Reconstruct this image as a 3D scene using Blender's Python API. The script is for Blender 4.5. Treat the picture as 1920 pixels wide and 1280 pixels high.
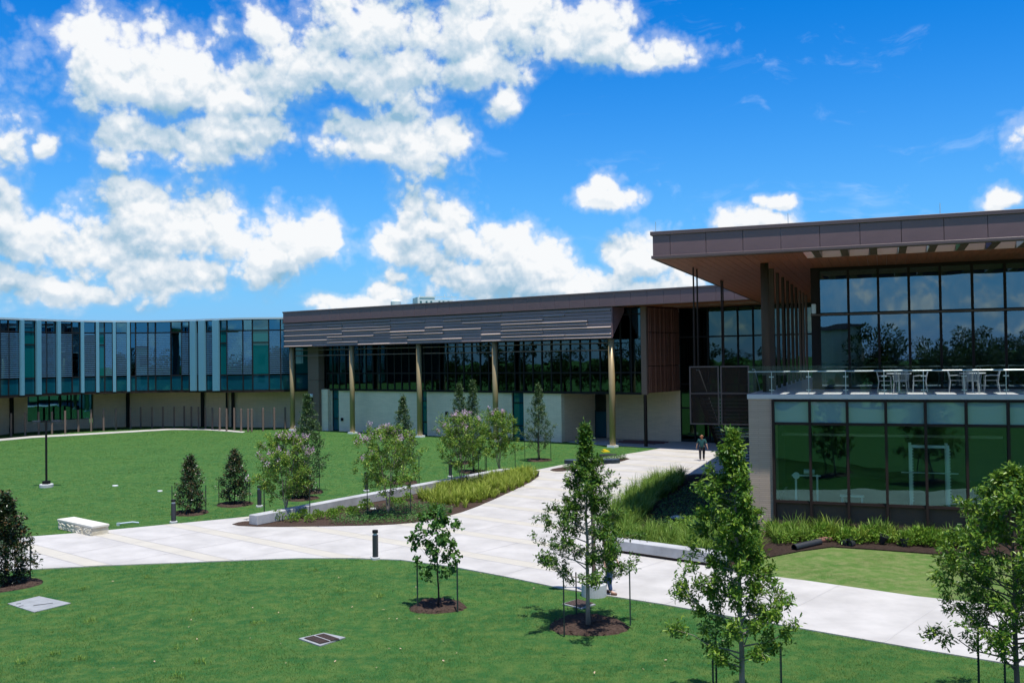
import bpy, bmesh, math, random
import numpy as np
from mathutils import Vector, Matrix
R_ = math.radians
S = bpy.context.scene
for o in list(bpy.data.objects): bpy.data.objects.remove(o)

# ------------------------------------------------------------------ camera
EYE, F, W0, H0 = 6.8, 1780.0, 1920, 1280
PITCH, ROLL = R_(1.03), 0.0137
fwd = Vector((0, math.cos(PITCH), math.sin(PITCH)))
_r0 = Vector((1, 0, 0)); _u0 = Vector((0, -math.sin(PITCH), math.cos(PITCH)))
cam_u = (math.cos(ROLL)*_u0 + math.sin(ROLL)*_r0).normalized()
cam_r = (math.cos(ROLL)*_r0 - math.sin(ROLL)*_u0).normalized()
cd = bpy.data.cameras.new('camera'); cam = bpy.data.objects.new('camera', cd); S.collection.objects.link(cam)
cd.sensor_width = 36; cd.lens = 36*F/W0; cd.clip_start = 0.1; cd.clip_end = 5000
cam.matrix_world = Matrix.Translation((0, 0, EYE)) @ Matrix((cam_r, cam_u, -fwd)).transposed().to_4x4()
S.camera = cam
def ray(px, py):
    px, py = float(px), float(py)
    return F*fwd + (px-W0/2)*cam_r - (py-H0/2)*cam_u
def gp(px, py, z=0.0):
    d = ray(px, py); t = (z-EYE)/d.z
    return (d.x*t, d.y*t)
def azel(px, py):
    d = ray(px, py).normalized()
    return math.atan2(d.x, d.y), math.asin(d.z)

# ------------------------------------------------------------------ light
SUN = Vector((0.121, -0.24, 1.0)).normalized()
S.view_settings.view_transform = 'Standard'; S.view_settings.look = 'None'
S.view_settings.exposure = 0.72; S.view_settings.gamma = 1.0; S.view_settings.use_curve_mapping = False
ld = bpy.data.lights.new('sun', 'SUN'); ld.energy = 3.7; ld.angle = R_(0.53); ld.color = (1.0, 0.965, 0.92)
lo = bpy.data.objects.new('sun', ld); S.collection.objects.link(lo)
lo.rotation_euler = SUN.to_track_quat('Z', 'Y').to_euler(); lo.location = (0, 0, 60)

# node helper -----------------------------------------------------------
class NT:
    def __init__(s, tree): s.t = tree; s.n = tree.nodes; s.l = tree.links
    def new(s, typ, **kw):
        n = s.n.new(typ)
        for k, v in kw.items(): setattr(n, k, v)
        return n
    def put(s, sock, v):
        if isinstance(v, bpy.types.NodeSocket): s.l.new(v, sock)
        elif v is not None: sock.default_value = v
    def math(s, op, a, b=None, c=None, clamp=False):
        n = s.new('ShaderNodeMath', operation=op, use_clamp=clamp)
        s.put(n.inputs[0], a)
        if b is not None: s.put(n.inputs[1], b)
        if c is not None: s.put(n.inputs[2], c)
        return n.outputs[0]
    def vmath(s, op, a, b=None, c=None):
        n = s.new('ShaderNodeVectorMath', operation=op)
        s.put(n.inputs[0], a)
        if b is not None: s.put(n.inputs[1], b)
        if c is not None: s.put(n.inputs[2], c)
        return n.outputs['Value'] if op in ('LENGTH', 'DOT_PRODUCT') else n.outputs[0]
    def noise(s, vec, scale, detail=4, rough=.5, lac=2.0, dist=0.0):
        n = s.new('ShaderNodeTexNoise'); s.put(n.inputs['Vector'], vec)
        n.inputs['Scale'].default_value = scale; n.inputs['Detail'].default_value = detail
        n.inputs['Roughness'].default_value = rough; n.inputs['Lacunarity'].default_value = lac
        n.inputs['Distortion'].default_value = dist
        return n
    def mix(s, fac, a, b, blend='MIX'):
        n = s.new('ShaderNodeMix', data_type='RGBA', blend_type=blend)
        s.put(n.inputs[0], fac); s.put(n.inputs[6], a); s.put(n.inputs[7], b)
        return n.outputs[2]
    def rng(s, v, a, b, c=0.0, d=1.0, smooth=False):
        n = s.new('ShaderNodeMapRange'); n.interpolation_type = 'SMOOTHSTEP' if smooth else 'LINEAR'
        s.put(n.inputs[0], v)
        for i, x in enumerate((a, b, c, d)): n.inputs[i+1].default_value = x
        return n.outputs[0]
def c4(c): return (c[0], c[1], c[2], 1.0)

# world: physical sky, with broken cumulus and thin cirrus laid out by azimuth and elevation
wd = bpy.data.worlds.new('World'); S.world = wd; wd.use_nodes = True
wt = NT(wd.node_tree); wt.n.clear()
CLOUDS = [  # centre and radii in the sky, read off the photograph's frame
 (245,95,125,75),(330,140,110,70),(190,150,90,60),(180,60,50,50),(265,175,90,45),
 (480,55,70,55),(590,120,130,60),(500,150,110,55),(700,40,150,70),(720,140,150,50),(860,70,150,80),(980,40,150,75),(1085,45,95,62),(905,140,90,40),
 (1130,90,60,35),(1270,92,75,32),(1200,105,60,22),
 (440,268,95,38),(500,250,55,40),(375,290,90,35),(240,260,65,55),(220,310,50,30),(460,195,70,35),
 (640,245,42,40),(745,262,110,62),(700,285,110,38),(830,250,65,45),(755,205,30,25),(950,195,35,32),
 (225,355,55,40),(270,400,85,55),(340,440,150,65),(440,450,110,70),(500,485,95,50),(595,450,58,40),(540,440,45,35),(300,500,190,40),(180,470,90,55),(60,440,60,45),(620,455,30,35),
 (10,262,45,38),(15,360,32,45),(20,410,40,60),(100,530,140,28),(105,265,22,18),
 (770,405,50,42),(800,440,75,50),(870,465,95,48),(960,465,75,40),(1010,500,110,50),(1100,530,170,42),(1200,490,65,48),(1150,480,42,32),(900,520,130,48),(1250,540,80,30),
 (840,410,60,45),(930,520,130,55),(1060,540,130,45),(800,480,60,60),(1210,545,90,34),(760,450,45,45),(1000,480,80,45),
 (1140,372,60,26),(1135,345,24,24),(1400,415,75,26),(1350,425,40,16),(1455,372,36,14),(1895,380,42,22),
 (620,560,45,22),(740,545,50,25),(690,560,60,20),(760,520,30,15),
 (2060,260,90,50),(2200,420,160,60),(-160,180,140,80),(-220,420,160,80),(-80,520,140,40),(820,-110,190,60),(300,-160,150,60)]
g = bpy.data.node_groups.new('cloud_density', 'ShaderNodeTree')
g.interface.new_socket('P', in_out='INPUT', socket_type='NodeSocketVector')
g.interface.new_socket('Density', in_out='OUTPUT', socket_type='NodeSocketFloat')
gt = NT(g); gi = gt.new('NodeGroupInput'); go = gt.new('NodeGroupOutput')
P = gi.outputs[0]
warp = gt.noise(P, 7.0, 4, .55)
wv = gt.vmath('SUBTRACT', warp.outputs['Color'], (.5, .5, .5))
Pw = gt.vmath('MULTIPLY_ADD', wv, (.07, .055, 0), P)
acc = None
for (cx, cy, rx, ry) in CLOUDS:
    a, e = azel(cx, cy); sx, sy = F/(rx*1.08), F/(ry*1.1)
    q = gt.vmath('MULTIPLY_ADD', Pw, (sx, sy, 0), (-a*sx, -e*sy, 0))
    q2 = gt.vmath('LENGTH', q)
    acc = q2 if acc is None else gt.math('SMOOTH_MIN', acc, q2, 0.25)
# elsewhere round the sky: scattered cloud of the same kind
sep = gt.new('ShaderNodeSeparateXYZ'); gt.put(sep.inputs[0], P)
gen = gt.noise(P, 3.2, 3, .5).outputs['Fac']
away = gt.rng(gt.math('ABSOLUTE', sep.outputs[0]), .56, .72)
gl = gt.math('MULTIPLY_ADD', gen, -5.0, gt.math('MULTIPLY_ADD', away, -2.2, 5.9))
acc = gt.math('SMOOTH_MIN', acc, gl, 0.2)
fine = gt.noise(P, 13.0, 12, .58, 2.15).outputs['Fac']
den = gt.math('MULTIPLY_ADD', gt.math('SUBTRACT', fine, .5), 2.5, gt.math('SUBTRACT', .99, acc))
# billows: rounded heads at two sizes, gathered where the cloud is thick
wb_ = gt.vmath('MULTIPLY_ADD', gt.vmath('SUBTRACT', gt.noise(P, 40, 3).outputs['Color'], (.5, .5, .5)), (.018, .018, 0), P)
for sc_, am_ in ((26, .55), (60, .34), (140, .18)):
    vor = gt.new('ShaderNodeTexVoronoi', feature='F1'); gt.put(vor.inputs['Vector'], wb_); vor.inputs['Scale'].default_value = sc_
    vor.voronoi_dimensions = '2D'
    den = gt.math('MULTIPLY_ADD', gt.math('SUBTRACT', .40, vor.outputs['Distance']), am_, den)
gt.l.new(den, go.inputs[0])
tc = wt.new('ShaderNodeTexCoord')
dv = wt.vmath('NORMALIZE', tc.outputs['Generated'])
sp = wt.new('ShaderNodeSeparateXYZ'); wt.put(sp.inputs[0], dv)
az = wt.math('ARCTAN2', sp.outputs[0], sp.outputs[1]); el = wt.math('ARCSINE', sp.outputs[2])
cmb = wt.new('ShaderNodeCombineXYZ'); wt.put(cmb.inputs[0], az); wt.put(cmb.inputs[1], el)
P0 = cmb.outputs[0]
P1 = wt.vmath('ADD', P0, (0.006, 0.042, 0))
def dens(p):
    n = wt.new('ShaderNodeGroup'); n.node_tree = g; wt.put(n.inputs[0], p); return n.outputs[0]
d0, d1 = dens(P0), dens(P1)
d2 = dens(wt.vmath('ADD', P0, (0.001, 0.0065, 0)))
alpha = wt.math('MAXIMUM', wt.rng(d0, -.10, 0.42, 0, 1, True), wt.rng(d0, -.42, .2, 0, .30, True))
lit = wt.math('ADD', wt.rng(wt.math('SUBTRACT', d0, d1), -.85, .85, 0.0, .85), wt.rng(wt.math('SUBTRACT', d0, d2), -.24, .26, -.12, .20))
lit = wt.math('ADD', lit, wt.rng(d0, .2, 1.5, .12, -.14))
lit = wt.math('ADD', lit, wt.rng(wt.noise(P0, 5.5, 3, .5).outputs['Fac'], .35, .65, -.20, .14))
sky = wt.new('ShaderNodeTexSky', sky_type='NISHITA', sun_disc=False)
sky.sun_elevation = math.asin(SUN.z); sky.sun_rotation = math.atan2(SUN.x, SUN.y)
sky.air_density = 1.0; sky.dust_density = .3; sky.ozone_density = 3.0
hs = wt.new('ShaderNodeHueSaturation'); wt.put(hs.inputs['Color'], sky.outputs[0])
hs.inputs['Saturation'].default_value = 1.35; hs.inputs['Value'].default_value = 1.0
SKYM = 0.12
skyc = wt.mix(1.0, hs.outputs[0], (.02, .60, .90, 1), 'MULTIPLY')
hz_ = wt.math('POWER', wt.rng(wt.math('ABSOLUTE', el), 0.0, .40, 1, 0), 2.2)
skyc = wt.mix(hz_, skyc, (1.55, 2.6, 4.5, 1))
ccol = wt.new('ShaderNodeValToRGB'); wt.put(ccol.inputs[0], lit)
er = ccol.color_ramp.elements
er[0].position = .05; er[0].color = (1.45, 2.5, 3.4, 1); er[1].position = .86; er[1].color = (4.75, 4.85, 4.95, 1)
e = er.new(.45); e.color = (3.0, 3.6, 4.15, 1)
# cirrus
cir = wt.noise(wt.vmath('MULTIPLY_ADD', P0, (3.2, 11.0, 0), wt.vmath('MULTIPLY', wt.noise(P0, 5, 4).outputs['Color'], (1.4, 1.4, 0))), 1.9, 7, .62).outputs['Fac']
cira = wt.math('MULTIPLY', wt.rng(cir, .56, .80, 0, 1, True), .32)
s1 = wt.mix(cira, skyc, (4.3, 4.9, 5.7, 1))
s2 = wt.mix(alpha, s1, ccol.outputs[0])
bg = wt.new('ShaderNodeBackground'); wt.put(bg.inputs[0], s2); bg.inputs[1].default_value = SKYM
wo = wt.new('ShaderNodeOutputWorld'); wt.l.new(bg.outputs[0], wo.inputs[0])
wd.cycles.sampling_method = 'MANUAL'; wd.cycles.sample_map_resolution = 512

cy = S.cycles
cy.use_adaptive_sampling = True; cy.adaptive_threshold = 0.012
cy.max_bounces = 7; cy.diffuse_bounces = 4; cy.glossy_bounces = 4; cy.transmission_bounces = 4; cy.transparent_max_bounces = 10
cy.caustics_reflective = False; cy.caustics_refractive = False; cy.use_denoising = True
cy.sample_clamp_indirect = 6.0

# ------------------------------------------------------------------ materials
MATS = {}
def mat(name, base, rough=.7, metal=0.0, spec=.5, var=0.0, vscale=3.0, vcol=None, bump=0.0, bscale=40, coat=0.0, stretch=None):
    if name in MATS: return MATS[name]
    m = bpy.data.materials.new(name); m.use_nodes = True
    t = NT(m.node_tree); p = t.n['Principled BSDF']
    p.inputs['Roughness'].default_value = rough; p.inputs['Metallic'].default_value = metal
    p.inputs['Specular IOR Level'].default_value = spec; p.inputs['Base Color'].default_value = c4(base)
    if coat: p.inputs['Coat Weight'].default_value = coat
    tcn = t.new('ShaderNodeTexCoord'); vec = tcn.outputs['Object']
    if stretch: vec = t.vmath('MULTIPLY', vec, stretch)
    if var:
        nz = t.noise(vec, vscale, 6, .6)
        vc = vcol or tuple(x*(1-var) for x in base)
        f = t.rng(nz.outputs['Fac'], .35, .68)
        t.put(p.inputs['Base Color'], t.mix(f, c4(base), c4(vc)))
    if bump:
        b = t.new('ShaderNodeBump'); b.inputs['Strength'].default_value = bump; b.inputs['Distance'].default_value = .02
        t.put(b.inputs['Height'], t.noise(vec, bscale, 5, .6).outputs['Fac']); t.l.new(b.outputs[0], p.inputs['Normal'])
    MATS[name] = m; return m

def glassmat(name, tint, refl=.22, trans=True, body=(0.01, .02, .022), gcol=(.9, .95, .95), wave=.02, rough=0.0):
    m = bpy.data.materials.new(name); m.use_nodes = True
    t = NT(m.node_tree); t.n.clear()
    out = t.new('ShaderNodeOutputMaterial')
    gl = t.new('ShaderNodeBsdfGlossy'); gl.inputs['Roughness'].default_value = rough; gl.inputs['Color'].default_value = c4(gcol)
    if wave:
        oi = t.new('ShaderNodeObjectInfo'); geo = t.new('ShaderNodeNewGeometry')
        v = t.vmath('ADD', geo.outputs['Position'], t.vmath('MULTIPLY', oi.outputs['Location'], (.37, .71, .5)))
        b = t.new('ShaderNodeBump'); b.inputs['Strength'].default_value = wave; b.inputs['Distance'].default_value = .5
        t.put(b.inputs['Height'], t.noise(v, .55, 1, .4).outputs['Fac']); t.l.new(b.outputs[0], gl.inputs['Normal'])
    if trans:
        tr = t.new('ShaderNodeBsdfTransparent'); tr.inputs[0].default_value = c4(tint)
        under = tr.outputs[0]
    else:
        df = t.new('ShaderNodeBsdfDiffuse'); df.inputs[0].default_value = c4(body); under = df.outputs[0]
    fr = t.new('ShaderNodeFresnel'); fr.inputs['IOR'].default_value = 1.5
    fac = t.math('MULTIPLY_ADD', fr.outputs[0], .8, refl, clamp=True)
    mx = t.new('ShaderNodeMixShader'); t.put(mx.inputs[0], fac)
    t.l.new(under, mx.inputs[1]); t.l.new(gl.outputs[0], mx.inputs[2]); t.l.new(mx.outputs[0], out.inputs[0])
    MATS[name] = m; return m

def leafmat(name, c1, c2, c3, trans=.3, rough=.42, spec=.45):
    spec *= .55
    m = bpy.data.materials.new(name); m.use_nodes = True
    t = NT(m.node_tree); p = t.n['Principled BSDF']; out = t.n['Material Output']
    geo = t.new('ShaderNodeNewGeometry')
    r = t.new('ShaderNodeValToRGB'); t.put(r.inputs[0], geo.outputs['Random Per Island'])
    e = r.color_ramp.elements; e[0].color = c4(c1); e[1].color = c4(c3); x = e.new(.55); x.color = c4(c2)
    t.put(p.inputs['Base Color'], r.outputs[0]); p.inputs['Roughness'].default_value = rough
    p.inputs['Specular IOR Level'].default_value = spec
    tl = t.new('ShaderNodeBsdfTranslucent'); t.put(tl.inputs[0], t.mix(.5, r.outputs[0], (.16, .26, .02, 1)))
    mx = t.new('ShaderNodeMixShader'); mx.inputs[0].default_value = trans
    t.l.new(p.outputs[0], mx.inputs[1]); t.l.new(tl.outputs[0], mx.inputs[2]); t.l.new(mx.outputs[0], out.inputs[0])
    MATS[name] = m; return m

def brickmat(name, c1, c2, cm, bw, bh, mortar=.012, rough=.85, rot=0.0):
    """coursed limestone: fine courses in object space (x along the wall, z up)"""
    m = bpy.data.materials.new(name); m.use_nodes = True
    t = NT(m.node_tree); p = t.n['Principled BSDF']; p.inputs['Roughness'].default_value = rough
    p.inputs['Specular IOR Level'].default_value = .25
    tcn = t.new('ShaderNodeTexCoord'); s = t.new('ShaderNodeSeparateXYZ'); t.put(s.inputs[0], tcn.outputs['Object'])
    xy = t.math('ADD', s.outputs[0], s.outputs[1]); c = t.new('ShaderNodeCombineXYZ'); t.put(c.inputs[0], xy); t.put(c.inputs[1], s.outputs[2])
    b = t.new('ShaderNodeTexBrick'); t.put(b.inputs['Vector'], c.outputs[0]); b.inputs['Scale'].default_value = 1
    b.inputs['Brick Width'].default_value = bw; b.inputs['Row Height'].default_value = bh; b.inputs['Mortar Size'].default_value = mortar
    b.inputs['Color1'].default_value = c4(c1); b.inputs['Color2'].default_value = c4(c2); b.inputs['Mortar'].default_value = c4(cm)
    b.inputs['Bias'].default_value = -.1
    nz = t.noise(c.outputs[0], 1.3, 5, .6)
    col = t.mix(t.rng(nz.outputs['Fac'], .42, .75, 0, .5), b.outputs['Color'], c4(tuple(x*.78 for x in c1)))
    t.put(p.inputs['Base Color'], col)
    bp = t.new('ShaderNodeBump'); bp.inputs['Strength'].default_value = .35; bp.inputs['Distance'].default_value = .01
    t.put(bp.inputs['Height'], t.math('ADD', t.math('MULTIPLY', b.outputs['Fac'], -1), t.math('MULTIPLY', t.noise(c.outputs[0], 30, 3).outputs['Fac'], .6)))
    t.l.new(bp.outputs[0], p.inputs['Normal'])
    MATS[name] = m; return m

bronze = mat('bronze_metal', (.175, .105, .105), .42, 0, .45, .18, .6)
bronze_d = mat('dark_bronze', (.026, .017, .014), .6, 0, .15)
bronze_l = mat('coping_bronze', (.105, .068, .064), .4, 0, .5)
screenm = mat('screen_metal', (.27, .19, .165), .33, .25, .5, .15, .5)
screen_lit = mat('screen_metal_sunlit', (.50, .40, .34), .35, .2, .5)  # lip copy of the screen metal, sunlight put into its colour
gold = mat('champagne_metal', (.33, .245, .12), .42, .2, .5, .1, 1.5)
black = mat('black_metal', (.012, .012, .013), .6, 0, .15)
graph = mat('graphite_metal', (.03, .033, .04), .42, 0, .5)
taupe = mat('taupe_paint', (.17, .12, .095), .7, 0, .2)
basep = mat('base_panel_brown', (.085, .06, .045), .8, 0, .15)
alu = mat('pale_aluminium', (.5, .58, .6), .35, .3)
steel = mat('brushed_steel', (.75, .76, .76), .28, .6)
white = mat('white_paint', (.72, .73, .73), .45)
offw = mat('white_plastic', (.62, .62, .6), .5)
wood = mat('timber_soffit', (.27, .078, .028), .55, 0, .4, .45, 2.2, bump=.15, bscale=18, stretch=(6, .5, 6))
louvw = mat('louvre_brown', (.17, .078, .05), .6, 0, .4, .2, 2)
coverm = mat('weathered_concrete', (.30, .31, .31), .9, 0, .2, .25, 3, bump=.3, bscale=30)
conc = mat('concrete', (.52, .52, .51), .85, 0, .25, .16, 1.1, bump=.2, bscale=25)
slabc = mat('pale_slab', (.52, .5, .49), .8, 0, .25, .1, 1.2)
inner = mat('interior_wall', (.33, .34, .32), .9)
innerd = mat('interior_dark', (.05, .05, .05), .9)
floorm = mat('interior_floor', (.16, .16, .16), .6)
roofm = mat('roof_membrane', (.6, .6, .58), .9)
stone = brickmat('limestone_courses', (.76, .58, .41), (.68, .515, .36), (.46, .35, .25), .62, .1, .008)
stone_w = brickmat('pale_limestone', (.78, .67, .51), (.70, .60, .455), (.47, .40, .31), .62, .1, .006)
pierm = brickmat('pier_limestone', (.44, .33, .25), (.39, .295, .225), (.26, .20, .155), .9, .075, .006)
bench_m = mat('rough_limestone', (.62, .575, .46), .9, 0, .2, .25, 4, (.50, .43, .30), .9, 14)
mulch = mat('mulch', (.085, .056, .042), .95, 0, .1, .6, 18, (.03, .019, .014), 1.0, 60)
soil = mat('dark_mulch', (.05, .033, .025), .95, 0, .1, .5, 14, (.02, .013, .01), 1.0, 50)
bark = mat('grey_bark', (.16, .125, .10), .9, 0, .2, .4, 9, bump=.5, bscale=30, stretch=(1, 1, .25))
bark_l = mat('pale_bark', (.33, .27, .21), .8, 0, .2, .3, 7, bump=.3, bscale=25, stretch=(1, 1, .25))
bark_d = mat('dark_bark', (.05, .038, .03), .9, 0, .2, .3, 9)
stakem = mat('green_steel_post', (.012, .03, .026), .6)
plast = mat('black_plastic', (.02, .022, .026), .45)
clay = mat('brown_pipe', (.20, .09, .06), .6)
teal_s = glassmat('teal_spandrel', None, .05, False, (.002, .085, .092), gcol=(.3, .75, .85), wave=.004)
teal_d = glassmat('deep_teal_spandrel', None, .10, False, (.004, .062, .09), gcol=(.3, .7, .9), wave=.004)
teal_l = glassmat('pale_teal_spandrel', None, .12, False, (.16, .27, .28), wave=.03)
g_curve = glassmat('curved_blue_glass', (.08, .24, .33), .20, True, gcol=(.25, .70, .95), wave=.006)
g_mid = glassmat('dark_grey_glass', (.10, .15, .15), .07, True, gcol=(.55, .9, .88), wave=.012)
g_top = glassmat('reflective_glass', (.30, .42, .41), .16, True, gcol=(.62, .85, 1.0), wave=.012)
g_low = glassmat('green_glass', (.88, .95, .93), .035, True, gcol=(.5, .9, .84), wave=.022)
g_rail = glassmat('clear_glass', (.86, .92, .91), .03, True, wave=0)
finm = mat('pale_glass_fin', (.12, .28, .36), .25, 0, .5)
slatm = mat('pale_blue_slat', (.085, .18, .28), .5)
blindm = mat('blind_back', (.015, .022, .028), .8)
greenp = mat('green_panel', (.02, .22, .08), .5)
bluep = mat('blue_panel', (.02, .05, .18), .5)
chairm = mat('grey_white_plastic', (.40, .41, .41), .5)
teal_p = mat('teal_white_steel', (.5, .62, .6), .4)
skin = mat('skin', (.48, .28, .20), .55)
hairm = mat('auburn_hair', (.26, .10, .04), .6)
tealcl = mat('teal_cloth', (.008, .075, .075), .85, var=.3, vscale=12)
blackcl = mat('black_cloth', (.012, .012, .016), .85)
denim = mat('denim', (.045, .085, .19), .9, var=.4, vscale=25)
hiviz = mat('high_visibility_cloth', (.45, .75, .03), .75)
shoe = mat('brown_leather', (.14, .07, .04), .6)
shoe_w = mat('white_shoe', (.6, .6, .6), .6)
yellow = mat('yellow_plastic', (.7, .55, .02), .5)
redpipe = mat('red_brown_steel', (.10, .035, .035), .6)
pathm = mat('pale_concrete', (.47, .445, .41), .85, 0, .2, .22, .7, bump=.12, bscale=60)
bandm = mat('tan_concrete', (.46, .425, .355), .85, 0, .2, .08, .9, bump=.12, bscale=60)
jointm = mat('joint_filler', (.44, .42, .40), .9)
farw = mat('far_white_wall', (.62, .66, .66), .8)
farg = mat('far_green_glass', (.06, .16, .17), .2)

# perforated sheet: fine holes, far below a pixel
pm = bpy.data.materials.new('perforated_bronze'); pm.use_nodes = True
_t = NT(pm.node_tree); _p = _t.n['Principled BSDF']; _p.inputs['Base Color'].default_value = (.032, .019, .014, 1); _p.inputs['Roughness'].default_value = .7; _p.inputs['Specular IOR Level'].default_value = .15
_tr = _t.new('ShaderNodeBsdfTransparent'); _mx = _t.new('ShaderNodeMixShader'); _mx.inputs[0].default_value = .48
_t.l.new(_p.outputs[0], _mx.inputs[1]); _t.l.new(_tr.outputs[0], _mx.inputs[2]); _t.l.new(_mx.outputs[0], _t.n['Material Output'].inputs[0])

def lawnmat(name, ca, cb, cc):
    m = bpy.data.materials.new(name); m.use_nodes = True
    t = NT(m.node_tree); p = t.n['Principled BSDF']; p.inputs['Roughness'].default_value = .9; p.inputs['Specular IOR Level'].default_value = .12
    pos = t.new('ShaderNodeNewGeometry').outputs['Position']
    v = t.vmath('MULTIPLY', pos, (1, 1, 0))
    n1 = t.noise(t.vmath('MULTIPLY', v, (.6, 1.3, 1)), .45, 6, .65).outputs['Fac']; n2 = t.noise(v, 2.6, 6, .65).outputs['Fac']; n3 = t.noise(v, 38, 4, .7).outputs['Fac']
    c = t.mix(t.rng(n1, .36, .64), c4(ca), c4(cb))
    c = t.mix(t.rng(n2, .42, .66, 0, .85), c, c4(cc))
    c = t.mix(t.rng(n3, .3, .7, 0, .55), c, c4(tuple(x*.45 for x in ca)))
    t.put(p.inputs['Base Color'], c)
    b = t.new('ShaderNodeBump'); b.inputs['Strength'].default_value = .9; b.inputs['Distance'].default_value = .05
    t.put(b.inputs['Height'], t.math('ADD', n3, t.math('MULTIPLY', n2, .6))); t.l.new(b.outputs[0], p.inputs['Normal'])
    MATS[name] = m; return m
lawnm = lawnmat('lawn_turf', (.028, .120, .030), (.060, .165, .036), (.145, .215, .05))
lawn2m = lawnmat('dry_lawn_turf', (.085, .19, .035), (.16, .245, .06), (.28, .29, .12))
def patchy(m, scale, col, amt):
    t = NT(m.node_tree); p = t.n['Principled BSDF']; src = p.inputs['Base Color'].links[0].from_socket
    pos = t.vmath('MULTIPLY', t.new('ShaderNodeNewGeometry').outputs['Position'], (1, 1, 0))
    f = t.math('ADD', t.rng(t.noise(pos, scale, 5, .65).outputs['Fac'], .46, .68, 0, amt), t.rng(t.noise(pos, scale*.16, 3, .5).outputs['Fac'], .42, .62, 0, amt*.5))
    t.put(p.inputs['Base Color'], t.mix(f, src, c4(col)))
bladem = leafmat('grass_blade', (.028, .108, .022), (.062, .158, .03), (.17, .25, .05), .25, .6, .2)
blade2m = leafmat('dry_grass_blade', (.10, .17, .035), (.17, .23, .065), (.3, .28, .14), .25, .6, .2)
patchy(bladem, .9, (.17, .235, .05), .75); patchy(blade2m, 1.3, (.34, .29, .14), .7)
lilym = leafmat('strap_leaf', (.17, .24, .025), (.27, .34, .045), (.40, .43, .09), .3, .45, .3)
sedgem = leafmat('sedge_leaf', (.06, .14, .018), (.14, .24, .035), (.26, .34, .07), .3, .45, .3)
oakm = leafmat('oak_leaf', (.022, .072, .008), (.052, .13, .014), (.17, .26, .03), .26, .36, .5)
oakm2 = leafmat('oak_leaf_bright', (.035, .10, .010), (.09, .19, .02), (.26, .36, .04), .28, .36, .5)
redm = leafmat('redbud_leaf', (.025, .08, .015), (.055, .14, .025), (.12, .23, .045), .26, .4, .45)
magm = leafmat('magnolia_leaf', (.010, .028, .010), (.022, .05, .016), (.12, .065, .028), .08, .25, .6)
conm = leafmat('holly_oak_leaf', (.022, .055, .014), (.045, .095, .028), (.13, .18, .07), .18, .4, .45)
myrm = leafmat('myrtle_leaf', (.055, .14, .016), (.13, .25, .03), (.30, .35, .06), .3, .42, .4)
blom = leafmat('myrtle_blossom', (.50, .28, .42), (.62, .40, .55), (.72, .58, .68), .3, .7, .2)
covm = leafmat('ground_cover_leaf', (.022, .085, .015), (.05, .15, .028), (.13, .23, .05), .2, .4, .45)
shrm = leafmat('shrub_leaf', (.08, .19, .018), (.15, .28, .03), (.28, .38, .06), .3, .42, .4)
bgm = leafmat('background_leaf', (.010, .028, .008), (.02, .045, .012), (.045, .075, .02), .15, .5, .3)

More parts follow.
